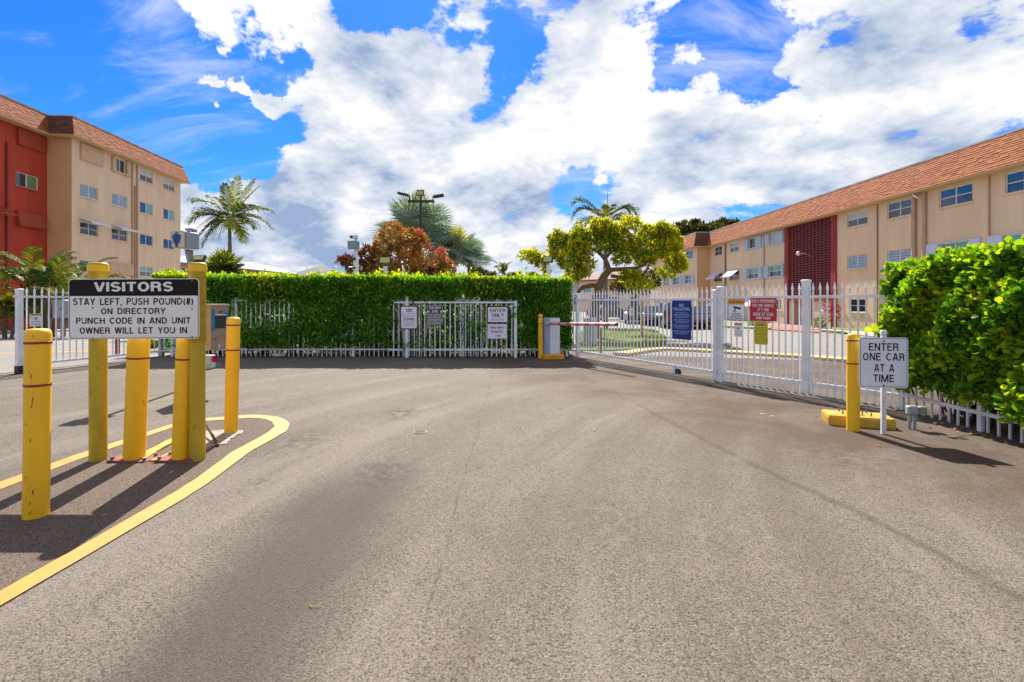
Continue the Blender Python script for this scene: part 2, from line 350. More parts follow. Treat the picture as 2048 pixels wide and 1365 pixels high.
M['darktree'] = leafmat('dark_tree_leaf', [(.012, .025, .008), (.03, .05, .01), (.09, .09, .015), (.2, .15, .02)], .3, .5)
M['litter'] = leafmat('dry_leaf', [(.25, .12, .03), (.4, .25, .08), (.5, .35, .15)], .2, .6)
M['bush'] = leafmat('bush_leaf', [(.05, .1, .015), (.12, .2, .02), (.25, .3, .03)], .35, .4)
M['ti'] = leafmat('red_cordyline', [(.1, .008, .012), (.22, .012, .03), (.35, .02, .06)], .35, .4, tcol=(1.5, .7, .8))
M['orange_wall'] = pmat('orange_wall', (.55, .22, .08), None, 2, .8)
M['white_roof'] = pmat('white_metal_roof', (.26, .27, .31), None, 1, .7)
M['grey_roof'] = pmat('grey_roof', (.10, .105, .12), None, 1, .8)
M['red_roof'] = pmat('brown_red_roof', (.20, .075, .06), None, 1, .8)
M['walk_red'] = pmat('red_walk', (.50, .13, .075), (.42, .10, .06), 3, .8)
M['car_black'] = pmat('car_black', (.012, .012, .016), None, 2, .2, coat=1)
M['car_blue'] = pmat('car_navy', (.01, .02, .07), None, 2, .2, coat=1)
M['car_maroon'] = pmat('car_maroon', (.05, .01, .02), None, 2, .2, coat=1)
M['car_teal'] = pmat('car_teal', (.02, .06, .08), None, 2, .2, coat=1)
M['car_white'] = pmat('car_silver', (.6, .62, .65), None, 2, .2, coat=1)
M['tail'] = pmat('tail_light', (.5, .01, .03), None, 2, .3)
M['plastic_white'] = pmat('white_plastic', (.75, .74, .7), None, 9, .5)

# ------------------------------------------------------------------ plain grotesque capitals built from strokes
def _arc(cx, cy, rx, ry, a0, a1, n=9): return [(cx+rx*math.cos(R(a0+(a1-a0)*i/n)), cy+ry*math.sin(R(a0+(a1-a0)*i/n))) for i in range(n+1)]
_h = .075; _t = 1-_h; _r = .29
GLYPH = {
 ' ': (.42, []), 'I': (.16, [[(.08,0),(.08,1)]]), '!': (.16, [[(.08,.28),(.08,1)], [(.08,0),(.08,.15)]]), ',': (.16, [[(.10,.14),(.10,.02),(.05,-.14)]]), '-': (.36, [[(.03,.42),(.33,.42)]]),
 'A': (.72, [[(.08,0),(.325,1)], [(.64,0),(.395,1)], [(.17,.29),(.55,.29)]]),
 'B': (.66, [[(.08,0),(.08,1)], [(.08,_t),(.36,_t)]+_arc(.36,.725,.20,.20,90,-90)+[(.08,.525)], [(.36,.525)]+_arc(.38,.30,.21,.225,90,-90)+[(.08,_h)]]),
 'C': (.70, [_arc(.37,.5,_r,.5-_h,42,318,28)]),
 'D': (.70, [[(.08,0),(.08,1)], [(.08,_t),(.32,_t)]+_arc(.32,.5,.30,.5-_h,90,-90,16)+[(.08,_h)]]),
 'E': (.60, [[(.08,0),(.08,1)], [(.08,_t),(.58,_t)], [(.08,.52),(.54,.52)], [(.08,_h),(.60,_h)]]),
 'F': (.56, [[(.08,0),(.08,1)], [(.08,_t),(.56,_t)], [(.08,.50),(.50,.50)]]),
 'G': (.76, [_arc(.37,.5,_r,.5-_h,42,345,24), [(.40,.44),(.72,.44)], [(.66,.44),(.66,0)]]),
 'H': (.70, [[(.08,0),(.08,1)], [(.62,0),(.62,1)], [(.08,.52),(.62,.52)]]),
 'J': (.52, [[(.44,1),(.44,.28)]+_arc(.25,.27,.19,.195,0,-180)]),
 'K': (.70, [[(.08,0),(.08,1)], [(.62,1),(.10,.40)], [(.66,0),(.30,.60)]]),
 'L': (.54, [[(.08,0),(.08,1)], [(.08,_h),(.54,_h)]]),
 'M': (.96, [[(.08,0),(.08,1)], [(.88,0),(.88,1)], [(.13,.97),(.46,.05)], [(.83,.97),(.50,.05)]]),
 'N': (.70, [[(.08,0),(.08,1)], [(.62,0),(.62,1)], [(.09,.98),(.61,.02)]]),
 'O': (.74, [_arc(.37,.5,.285,.5-_h,0,360,36)]),
 'P': (.62, [[(.08,0),(.08,1)], [(.08,_t),(.34,_t)]+_arc(.34,.70,.21,.225,90,-90)+[(.08,.475)]]),
 'R': (.68, [[(.08,0),(.08,1)], [(.08,_t),(.36,_t)]+_arc(.36,.715,.21,.21,90,-90)+[(.08,.505)], [(.40,.50),(.55,.40),(.58,.0)]]),
 'S': (.64, [_arc(.32,.715,.23,.21,25,250,14)+_arc(.32,.29,.24,.215,78,-158,14)]),
 'T': (.62, [[(.0,_t),(.62,_t)], [(.31,0),(.31,1)]]),
 'U': (.70, [[(.08,1),(.08,.36)]+_arc(.35,.36,.27,.285,180,360,14)+[(.62,1)]]),
 'V': (.68, [[(.06,1),(.32,0)], [(.62,1),(.36,0)]]),
 'W': (.96, [[(.06,1),(.25,0)], [(.46,1),(.25,0)], [(.50,1),(.71,0)], [(.90,1),(.71,0)]]),
 'Y': (.68, [[(.05,1),(.34,.42)], [(.63,1),(.34,.42)], [(.34,.48),(.34,0)]]),
 'Z': (.62, [[(.04,_t),(.58,_t)], [(.56,.95),(.06,.05)], [(.02,_h),(.60,_h)]]),
 '(': (.26, [_arc(.42,.42,.30,.62,130,230,8)]), ')': (.26, [_arc(-.16,.42,.30,.62,50,-50,8)]),
 '#': (.64, [[(.16,0),(.26,1)], [(.38,0),(.48,1)], [(.03,.34),(.60,.34)], [(.04,.68),(.61,.68)]]),
}
def _stroke(pts, w):
    n = len(pts); L_, R_ = [], []
    for i, p in enumerate(pts):
        a = pts[max(i-1, 0)]; b = pts[min(i+1, n-1)]
        if i not in (0, n-1):
            d0 = Vector((p[0]-a[0], p[1]-a[1])).normalized(); d1 = Vector((b[0]-p[0], b[1]-p[1])).normalized(); d = (d0+d1).normalized(); k = 1/max(.5, d.dot(d0))
        else: d = Vector((b[0]-a[0], b[1]-a[1])).normalized(); k = 1
        nx, ny = -d.y*w/2*k, d.x*w/2*k; L_.append((p[0]+nx, p[1]+ny)); R_.append((p[0]-nx, p[1]-ny))
    return L_+R_, [(i, i+1, n+i+1, n+i) for i in range(n-1)]
def stroke_text(body, w):
    vs, fs, x, c = [], [], 0.0, 0
    for ch in body:
        adv, st = GLYPH[ch]
        for s in st:
            v, f = _stroke([(a+x, b) for a, b in s], w); b0 = len(vs); vs += [(a, b, c % 4) for a, b in v]; fs += [tuple(b0+i for i in q) for q in f]; c += 1
        x += adv + .13
    x -= .13; return [(a/x, b, k) for a, b, k in vs], fs

# ------------------------------------------------------------------ lettering (made once, scaled to fit)
_TX = {}
def text_mesh(body, bold=.012):
    key = (body, bold)
    if key in _TX: return _TX[key]
    if all(c in GLYPH for c in body): _TX[key] = stroke_text(body, .148 + bold*1.9); return _TX[key]
    cu = bpy.data.curves.new('lettering', 'FONT'); cu.body = body; cu.offset = bold; cu.resolution_u = 3
    o = bpy.data.objects.new('lettering', cu); COL.objects.link(o)
    dg = bpy.context.evaluated_depsgraph_get(); dg.update()
    me = bpy.data.meshes.new_from_object(o.evaluated_get(dg), depsgraph=dg)
    vs = [v.co.copy() for v in me.vertices]; fs = [tuple(p.vertices) for p in me.polygons]
    bpy.data.objects.remove(o); bpy.data.curves.remove(cu); bpy.data.meshes.remove(me)
    x0 = min(v.x for v in vs); x1 = max(v.x for v in vs); y0 = min(v.y for v in vs); y1 = max(v.y for v in vs)
    # cap height reference: keep baseline of punctuation by not stretching commas
    r = ([((v.x-x0)/(x1-x0), (v.y)/.729, 0) for v in vs], fs)
    _TX[key] = r; return r
def put_text(mb, body, cx, base, w, h, y=0.0, bold=.012):
    """text in the local XZ plane (facing -Y), centred on cx, baseline at base, width w, cap height h"""
    vs, fs = text_mesh(body, bold)
    mb.add([(cx - w/2 + a*w, y-k*.00025, base + b*h) for a, b, k in vs], fs)
def dashes(mb, cx, z, w, h, y=0.0, seed=0):
    """an illegible small line: short word-like strokes"""
    r = random.Random(seed); x = cx - w/2
    while x < cx + w/2 - .004:
        l = min(r.uniform(.02, .06), cx + w/2 - x); 
        q = x
        while q < x + l - .002:
            a = r.uniform(.004, .008); mb.quad((q, y, z), (q+a, y, z), (q+a, y, z+h*r.uniform(.8, 1.1)), (q, y, z+h)); q += a + .003
        x += l + .012
def rrect(w, h, r, n=5):
    pts = []
    for (cx, cz, a0) in ((w/2-r, h/2-r, 0), (-w/2+r, h/2-r, 90), (-w/2+r, -h/2+r, 180), (w/2-r, -h/2+r, 270)):
        for i in range(n+1):
            a = R(a0 + 90*i/n); pts.append((cx+r*math.cos(a), cz+r*math.sin(a)))
    return pts
def rpanel(mb, w, h, r, y0, y1, cx=0, cz=0):
    mb.prism([(a+cx, b+cz) for a, b in rrect(w, h, r)], y1, y0, lambda a, b, t: (a, t, b))
def rring(mb, w, h, r, t, y, cx=0, cz=0):
    o = rrect(w, h, r); i = rrect(w-2*t, h-2*t, max(r-t, .002)); n = len(o)
    mb.add([(a+cx, y, b+cz) for a, b in o] + [(a+cx, y, b+cz) for a, b in i], [(k, n+k, n+(k+1) % n, (k+1) % n) for k in range(n)])
for t in ['VISITORS','STAY LEFT, PUSH POUND(#)','ON DIRECTORY','PUNCH CODE IN AND UNIT','OWNER WILL LET YOU IN','ENTER','ONE CAR','AT A','TIME','ONLY','TWO-WAY','TRAFFIC',
          '5300','TOW-AWAY','ZONE','NO','TAILGATING','SECURITY NOTICE','GATE IS PROGRAMMED','FOR ONE VEHICLE','AT A TIME','DRIVE AT YOUR','OWN RISK!','THIS PROPERTY','IS PROTECTED BY','VIDEO SURVEILLANCE','WARNING','Beverly Hills']:
    text_mesh(t)
text_mesh('VISITORS', .03)

# ------------------------------------------------------------------ leaves
LEAF_OB = np.array([(0,0,0),(1.0,0,.02),(.38,.24,.05),(.72,.36,.09),(.95,.2,.06),(.38,-.24,.05),(.72,-.36,.09),(.95,-.2,.06)], float)
LEAF_OBF = [(0,1,4,3,2),(0,5,6,7,1)]
LEAF_Q = np.array([(0,0,0),(.55,.27,.06),(1,0,0),(.55,-.27,.06)], float)
LEAF_QF = [(0,3,2,1)]
LEAF_H = np.array([(0,0,0),(.45,.20,.05),(.80,.24,.06),(1.0,.0,.0),(.80,-.24,.06),(.45,-.20,.05)], float)
LEAF_HF = [(0,5,4,3,2,1)]
LEAF_L = np.array([(0,0,0),(.45,.13,.03),(1,0,-.08),(.45,-.13,.03)], float)
def leaf_mesh(name, C, D, L, shape=(LEAF_Q, LEAF_QF), mat=None, roll=None, width=1.0):
    C = np.asarray(C, float); D = np.asarray(D, float); n = len(C)
    D = D/np.maximum(np.linalg.norm(D, axis=1, keepdims=True), 1e-6)
    rv = np.random.normal(size=(n, 3)); 
    if roll is not None: rv = rv*roll + np.array((0, 0, 1.0))
    U = np.cross(rv, D); U /= np.maximum(np.linalg.norm(U, axis=1, keepdims=True), 1e-6)
    W = np.cross(D, U); L = np.broadcast_to(np.asarray(L, float), (n,))
    S, F = shape; k = len(S)
    V = C[:, None, :] + (S[None, :, 0, None]*D[:, None, :] + S[None, :, 1, None]*width*U[:, None, :] + S[None, :, 2, None]*W[:, None, :])*L[:, None, None]
    V = V.reshape(-1, 3); me = bpy.data.meshes.new(name); me.vertices.add(len(V)); me.vertices.foreach_set('co', V.ravel())
    base = (np.arange(n)*k)
    loops = np.concatenate([base[:, None] + np.array(f)[None, :] for f in F], axis=1).ravel()
    sizes = np.tile(np.array([len(f) for f in F]), n)
    starts = np.concatenate([[0], np.cumsum(sizes)[:-1]])
    me.loops.add(len(loops)); me.loops.foreach_set('vertex_index', loops.astype(np.int32))
    me.polygons.add(len(sizes)); me.polygons.foreach_set('loop_start', starts.astype(np.int32)); 
    me.update(calc_edges=True)
    if mat: me.materials.append(mat)
    return me
def rosettes(T, Dn, k, spread, lenr, jitter=.03):
    """k leaves radiating from each tip T around direction Dn"""
    T = np.asarray(T, float); n = len(T)
    C = np.repeat(T, k, 0) + np.random.normal(size=(n*k, 3))*jitter
    D = np.repeat(np.asarray(Dn, float), k, 0) + np.random.normal(size=(n*k, 3))*spread
    L = np.random.uniform(lenr[0], lenr[1], n*k); return C, D, L
# ------------------------------------------------------------------ ground
def asphalt_mat(name, base, dark, warm=True):
    m, nt, b = newmat(name); N = nt.nodes; L = nt.links
    geo = N.new('ShaderNodeNewGeometry'); pos = geo.outputs['Position']
    def noise(sc, dt=4, rg=.6, vec=None, dist=0):
        n = N.new('ShaderNodeTexNoise'); n.inputs['Scale'].default_value = sc; n.inputs['Detail'].default_value = dt; n.inputs['Roughness'].default_value = rg; n.inputs['Distortion'].default_value = dist
        L.new(vec or pos, n.inputs['Vector']); return n.outputs[0]
    def mr(v, a, b_, c=0, d=1):
        n = N.new('ShaderNodeMapRange'); n.interpolation_type = 'SMOOTHSTEP'; n.inputs[1].default_value = a; n.inputs[2].default_value = b_; n.inputs[3].default_value = c; n.inputs[4].default_value = d
        L.new(v, n.inputs[0]); return n.outputs[0]
    def mx(f, a, c, bt='MIX'):
        n = N.new('ShaderNodeMix'); n.data_type = 'RGBA'; n.blend_type = bt
        if isinstance(f, float): n.inputs[0].default_value = f
        else: L.new(f, n.inputs[0])
        for i, v in ((6, a), (7, c)):
            if isinstance(v, tuple): n.inputs[i].default_value = rgba(v)
            else: L.new(v, n.inputs[i])
        return n.outputs[2]
    def mt(op, a, c=None, clamp=False):
        n = N.new('ShaderNodeMath'); n.operation = op; n.use_clamp = clamp
        for i, v in enumerate((a, c)):
            if v is None: continue
            if isinstance(v, (int, float)): n.inputs[i].default_value = v
            else: L.new(v, n.inputs[i])
        return n.outputs[0]
    sep = N.new('ShaderNodeSeparateXYZ'); L.new(pos, sep.inputs[0]); x, y = sep.outputs[0], sep.outputs[1]
    vo = N.new('ShaderNodeTexVoronoi'); vo.inputs['Scale'].default_value = 130; L.new(pos, vo.inputs['Vector'])
    vsep = N.new('ShaderNodeSeparateColor'); L.new(vo.outputs['Color'], vsep.inputs[0])
    big = noise(.55, 6, .6); mid = noise(3.2, 6, .65); fine = noise(260, 2, .7)
    col = mx(mr(mid, .35, .7), base, tuple(v*.86 for v in base))
    col = mx(mr(big, .42, .66), col, tuple(v*.80 for v in base))
    # aggregate: pale and dark stones
    col = mx(mr(vsep.outputs[0], .62, 1.0, 0, .55), col, tuple(min(1, v*1.75) for v in base))
    col = mx(mr(vsep.outputs[1], .60, .95, 0, .75), col, dark)
    col = mx(mr(fine, .52, .70, 0, .5), col, dark)
    pit = noise(52, 3, .65); col = mx(mr(pit, .56, .68, 0, .6), col, dark); col = mx(mr(pit, .40, .30, 0, .25), col, tuple(min(1, v*1.5) for v in base))
    if warm:
        wob = mt('MULTIPLY', mt('SUBTRACT', noise(1.1, 5), .5), 1.1)
        # brown run-off stain along the right-hand fence
        line = mt('ADD', mt('SUBTRACT', mt('ADD', x, mt('MULTIPLY', y, .50)), 6.55), wob)      # 0 on a line roughly parallel with the gate
        st = mt('MULTIPLY', mr(line, -2.7, -.7), mr(noise(.9, 6, .65, dist=.6), .36, .62, .35, 1))
        near = mr(y, 2.6, 3.8, 0, 1)
        # faint turning streaks
        rx = mt('SUBTRACT', x, 9.0); ry = mt('SUBTRACT', y, 1.0); rr_ = mt('SQRT', mt('ADD', mt('MULTIPLY', rx, rx), mt('MULTIPLY', ry, ry)))
        cv = N.new('ShaderNodeCombineXYZ'); L.new(mt('MULTIPLY', rr_, 1.9), cv.inputs[0]); L.new(mt('MULTIPLY', mt('ARCTAN2', ry, rx), 1.6), cv.inputs[1])
        sn = noise(1.0, 7, .62, vec=cv.outputs[0]); col = mx(mr(sn, .48, .68, 0, .32), col, (.078, .058, .045)); col = mx(mr(sn, .50, .34, 0, .22), col, (.27, .235, .20))
        col = mx(mt('MULTIPLY', mt('MULTIPLY', st, near), .86), col, (.075, .044, .028))
        # dark lane worn by idling cars
        dl = mt('ABSOLUTE', mt('ADD', mt('ADD', x, 1.18), mt('MULTIPLY', wob, .35)))
        lane = mt('MULTIPLY', mr(dl, .12, .62, 1, 0), mr(y, 3.4, 4.7, 1, 0))
        col = mx(mt('MULTIPLY', lane, .74), col, (.058, .046, .037))
        dl2 = mt('ABSOLUTE', mt('ADD', mt('SUBTRACT', mt('ADD', x, mt('MULTIPLY', y, .16)), 2.78), mt('MULTIPLY', wob, .30)))
        crk = mt('MULTIPLY', mr(dl2, .0, .07, 1, 0), mt('MULTIPLY', mr(y, 6.2, 7.2, 1, 0), mr(noise(5, 3), .30, .5, .35, 1)))
        col = mx(mt('MULTIPLY', crk, .5), col, (.05, .04, .033))
        dl3 = mt('ABSOLUTE', mt('ADD', mt('ADD', x, .38), mt('MULTIPLY', wob, .16)))
        crk = mt('MULTIPLY', mr(dl3, .0, .016, 1, 0), mr(noise(7, 3), .38, .58, .15, 1))
        col = mx(mt('MULTIPLY', crk, .5), col, (.05, .04, .033))
        for (sx_, sy_, r_, a_) in ((-1.42, 6.25, .30, .8), (-1.05, 4.1, .34, .75), (-2.15, 5.05, .45, .55), (1.4, 7.6, .5, .4), (3.0, 4.6, .5, .5), (.6, 3.2, .4, .3)):
            ex = mt('SUBTRACT', x, sx_); ey = mt('SUBTRACT', y, sy_); e_ = mt('SQRT', mt('ADD', mt('MULTIPLY', ex, ex), mt('MULTIPLY', mt('MULTIPLY', ey, ey), .35)))
            col = mx(mt('MULTIPLY', mt('MULTIPLY', mr(mt('ADD', e_, mt('MULTIPLY', wob, .25)), r_*.15, r_, 1, 0), mr(noise(9, 6, .7), .42, .58)), a_), col, (.050, .040, .034))
        # scuffed darker half-ring near the island
        oil = mt('MULTIPLY', mr(noise(2.2, 7, .7), .60, .70), mr(y, 3.0, 9.0, .55, .1))
        col = mx(oil, col, (.055, .047, .042))
    L.new(col, b.inputs['Base Color']); b.inputs['Roughness'].default_value = .82; b.inputs['Specular IOR Level'].default_value = .2
    hb = mt('ADD', mt('MULTIPLY', vo.outputs['Distance'], -.8), mt('MULTIPLY', fine, .6))
    bp = N.new('ShaderNodeBump'); bp.inputs['Strength'].default_value = .55; bp.inputs['Distance'].default_value = .008; L.new(hb, bp.inputs['Height']); L.new(bp.outputs[0], b.inputs['Normal'])
    return m
M['asphalt'] = asphalt_mat('asphalt', (.166, .140, .117), (.036, .029, .024))
M['asphalt_island'] = asphalt_mat('asphalt_dark', (.135, .098, .076), (.032, .024, .02), warm=False)
M['asphalt_far'] = asphalt_mat('asphalt_bleached', (.25, .235, .22), (.12, .11, .10), warm=False)

mb = MB(); ys = [-300, -20, -5, 0, 5, 10, 15] + [15+i for i in range(1, 13)] + [40, 80, 200, 600, 2500]; xs = [-2500, -400, -60, -20, -8, 0, 8, 20, 60, 400, 2500]
for y in ys:
    for x in xs: mb.v.append((x, y, gz(y)))
w_ = len(xs)
for j in range(len(ys)-1):
    for i in range(w_-1): mb.f.append((j*w_+i, j*w_+i+1, (j+1)*w_+i+1, (j+1)*w_+i)); mb.sm.append(True)
struct(mb.build('ground', M['asphalt']))

def sheet(name, pts, m, dz=.004, kind='structure'):
    mb = MB(); mb.add([(p.x, p.y, gz(p.y)+dz) for p in pts], [tuple(range(len(pts)))]); o = mb.build(name, m); o['kind'] = kind; return o
def strip_sheet(name, A, B, m, dz=.004):
    mb = MB(); n = len(A); mb.add([(p.x, p.y, gz(p.y)+dz) for p in A] + [(p.x, p.y, gz(p.y)+dz) for p in B], [(i, i+1, n+i+1, n+i) for i in range(n-1)]); o = mb.build(name, m); o['kind'] = 'structure'; return o
# paler asphalt inside the complex, beyond the fence line
mb = MB(); yy = [9.7, 11.7, 13.2] + list(range(14, 29)) + [40, 90]
lft = {9.7: 8.65, 11.7: 8.0, 13.2: 2.7}
for y in yy: mb.v += [(lft.get(y, 1.6), y, gz(y)+.004), (60, y, gz(y)+.004)]
for i in range(len(yy)-1): mb.f.append((2*i, 2*i+1, 2*i+3, 2*i+2)); mb.sm.append(False)
struct(mb.build('driveway', M['asphalt_far']))
mb = MB(); yy = [9.7, 12.7] + list(range(14, 29)) + [40, 90]
for y in yy: mb.v += [(-60, y, gz(y)+.004), (-9.6 if y < 12 else -9.0, y, gz(y)+.004)]
for i in range(len(yy)-1): mb.f.append((2*i, 2*i+1, 2*i+3, 2*i+2)); mb.sm.append(False)
struct(mb.build('driveway', M['asphalt_far']))

# island marking
OUT = [(-300,1400),(0,1216),(367,1000),(428,960),(500,905),(545,880),(572,864),(580,851),(573,842),(555,835),(530,832),(501,831),(410,838),(343,850),(152,911),(0,966),(-300,1083)]
INN = [(-300,1352),(0,1186),(320,1004),(387,963),(462,907),(512,880),(540,864),(549,854),(545,846),(535,841),(520,838),(501,837),(410,843.5),(343,857),(152,923),(0,981),(-300,1102)]
def dens(L_, k=4):
    o = []
    for i in range(len(L_)-1):
        for j in range(k): t = j/k; o.append((L_[i][0]*(1-t)+L_[i+1][0]*t, L_[i][1]*(1-t)+L_[i+1][1]*t))
    return o + [L_[-1]]
jit = lambda p, a: Vector((p.x + random.uniform(-a, a), p.y + random.uniform(-a, a), 0))
A_ = [jit(G(*p), .004) for p in dens(OUT)]; B_ = [jit(G(*p), .004) for p in dens(INN)]
sheet('island_paving', [G(*p) for p in INN], M['asphalt_island'], .004)
struct(strip_sheet('yellow_line', A_, B_, M['line_yellow'], .008))

# concrete remnants of the old kerb island (thin uneven slabs)
def slab(name, px, m, t, label, cat, jag=.008, sub=5):
    pts = [G(*p) for p in px]; o = []
    for i in range(len(pts)):
        a, b = pts[i], pts[(i+1) % len(pts)]
        for k in range(sub): q = a.lerp(b, k/sub); o.append((q.x+random.uniform(-jag, jag), q.y+random.uniform(-jag, jag)))
    mb = MB(); mb.prism(o, .0, t, lambda a, b, z: (a, b, z)); ob = mb.build(name, m); tag(ob, label, cat); return ob
slab('concrete_patch', [(405,866),(438,862),(485,863),(483,869),(462,880),(452,890),(430,893),(405,903)], M['concrete'], .012, 'broken pale concrete patch around the foot of the bollard nearest the island tip', 'concrete', .018)
slab('concrete_strip', [(268,921),(345,880),(350,886),(292,922)], M['kerb_yellow'], .025, 'worn yellow painted concrete strip on the left between the leaning bollards', 'kerb')
slab('concrete_strip', [(300,925),(405,880),(405,890),(335,926)], M['kerb_yellow'], .018, 'worn yellow painted concrete strip running under the right leaning bollard', 'kerb')
mb = MB(); a = G(409, 866) + Vector((0, 0, .12)); b = G(436, 895) + Vector((0, 0, .02)); mb.cyl(a, b, .013, n=10)
tag(mb.build('conduit_stub', M['twig']), 'short dark metal pipe lying diagonally on the broken concrete patch', 'pipe')

# gate tracks: concrete strip with steel angle
def track(p, q, label, w=.12, h=.015):
    p = Vector(p); q = Vector(q); a = (q-p).normalized(); L_ = (q-p).length
    e = empty('gate_track', (p.x, p.y, 0), math.atan2(a.y, a.x), label, 'gate track')
    mb = MB(); n = 40; o = [(i/n*L_, -w/2+random.uniform(-.012, .012)) for i in range(n+1)] + [(L_-i/n*L_, w/2+random.uniform(-.012, .012)) for i in range(n+1)]
    mb.prism(o, 0, h, lambda a, b, z: (a, b, z)); mb.build('concrete_strip', M['concrete'], e)
    mb = MB(); mb.add([(0,-.022,h),(0,0,h+.028),(0,.022,h),(L_,-.022,h),(L_,0,h+.028),(L_,.022,h)], [(0,3,4,1),(1,4,5,2),(0,1,2),(3,5,4)])
    mb.build('rail', M['steel'], e); return e
# fence key points (metres)
FR = dict(a=(1.56, 12.75), b=(3.63, 8.70), c=(4.43, 7.53), d=(5.06, 6.50))
track((1.42, 12.60), (3.52, 8.62), 'long steel gate track on a concrete strip under the sliding white gate at right')
track((3.60, 8.56), (4.95, 6.42), 'steel gate track on concrete in front of the fixed fence carrying the red sign')
track((-9.9, 8.9), (-8.75, 12.6), 'steel gate track on concrete under the white gate at far left')

# kerbs, lawn and walks beyond the fence
def kerb(name, pts, m, w, h, label=None):
    mb = MB(); pts = [Vector((p[0], p[1], 0)) for p in pts]; ring = []
    for i, p in enumerate(pts):
        a = (pts[min(i+1, len(pts)-1)] - pts[max(i-1, 0)]).normalized(); nrm = Vector((-a.y, a.x, 0)); z = gz(p.y)
        ring.append([p-nrm*w/2+Vector((0,0,z)), p-nrm*w/2+Vector((0,0,z+h-.015)), p-nrm*(w/2-.02)+Vector((0,0,z+h)), p+nrm*(w/2-.02)+Vector((0,0,z+h)), p+nrm*w/2+Vector((0,0,z+h-.015)), p+nrm*w/2+Vector((0,0,z))])
    vs = [v for r in ring for v in r]; n = len(ring)
    mb.add(vs, [(i*6+k, (i+1)*6+k, (i+1)*6+k+1, i*6+k+1) for i in range(n-1) for k in range(5)] + [(0,1,2,3,4,5), tuple((n-1)*6+k for k in (5,4,3,2,1,0))])
    o = mb.build(name, m); o['kind'] = 'structure'; return o
def GF(px, py):      # ground point beyond the dip
    p = G(px, py)
    for _ in range(8): p = G(px, py, gz(p.y))
    return p
yk = [GF(x_, y_) for x_, y_ in ((1240,712),(1290,704),(1330,701),(1400,704),(1500,710),(1600,716),(1700,724),(1800,735),(1900,748))]
kerb('kerb', yk, M['kerb_faded'], .42, .08)
kerb('kerb', [GF(x_, y_) for x_, y_ in ((1240,645),(1300,648),(1400,653),(1470,656),(1540,660))], M['kerb_white'], .3, .15)
kerb('kerb', [GF(x_, y_) for x_, y_ in ((1625,662),(1700,668),(1800,678))], M['kerb_white'], .3, .15)
sheet('walkway', [GF(x_, y_) for x_, y_ in ((1530,660),(1640,667),(1640,658),(1540,653))], M['walk_red'], .06)
sheet('lawn', [GF(x_, y_) for x_, y_ in ((1290,648),(1530,660),(1540,654),(1400,647),(1330,644))], M['lawn'], .05)
sheet('lawn', [GF(x_, y_) for x_, y_ in ((1640,664),(1800,676),(1860,672),(1660,656))], M['lawn'], .05)
isl = [GF(x_, y_) for x_, y_ in ((1150,678),(1180,674),(1240,672.5),(1310,674),(1334,683),(1325,694),(1290,700),(1220,703),(1160,703))]
mb = MB(); mb.prism([(p.x, p.y) for p in isl], -.3, .06, lambda a, b, z: (a, b, z+gz(17)*.5)); struct(mb.build('lawn', M['lawn']))
def scatter_poly(pts, n):
    xs_ = [p.x for p in pts]; ys_ = [p.y for p in pts]; out = []
    while len(out) < n:
        x, y = random.uniform(min(xs_), max(xs_)), random.uniform(min(ys_), max(ys_)); c = False
        for i in range(len(pts)):
            a, b = pts[i], pts[i-1]
            if (a.y > y) != (b.y > y) and x < (b.x-a.x)*(y-a.y)/(b.y-a.y)+a.x: c = not c
        if c: out.append((x, y))
    return out
pp = scatter_poly(isl, 9000); C_ = [(x, y, gz(17)*.5+.06) for x, y in pp]; D_ = np.random.normal(size=(len(C_), 3))*.35 + (0, 0, 1)
g = link('grass', leaf_mesh('grass', C_, D_, np.random.uniform(.03, .075, len(C_)), (LEAF_L, LEAF_QF), M['grass'])); g['kind'] = 'stuff'; tag(g, 'short sunlit grass on the planting island behind the sliding gate', 'grass'); 
sheet('planting_bed', [Vector((-9.0, 12.62, 0)), Vector((1.35, 12.62, 0)), Vector((1.5, 14.6, 0)), Vector((-9.0, 14.6, 0))], M['soil'], .010)
sheet('lawn', [Vector((-9.0, 14.6, 0)), Vector((1.5, 14.6, 0)), Vector((1.5, 24, 0)), Vector((-9.0, 24, 0))], M['lawn'], .012)
# left side: lane lines, walk and kerb in front of the red building
for (a, b) in (((-60,712),(300,700)), ((-60,690),(300,680))):
    p, q = G(*a), G(*b); sheet('yellow_line', [p, q, q+Vector((0,.35,0)), p+Vector((0,.35,0))], M['line_yellow'], .009)
sheet('walkway', [Vector((-60,27.6,0)), Vector((-26.3,27.6,0)), Vector((-26.3,29.6,0)), Vector((-60,29.6,0))], M['walk_red'], .10)
kerb('kerb', [(-60,27.4),(-26.5,27.4),(-26.2,29.5),(-26.6,60)], M['kerb_white'], .3, .14)

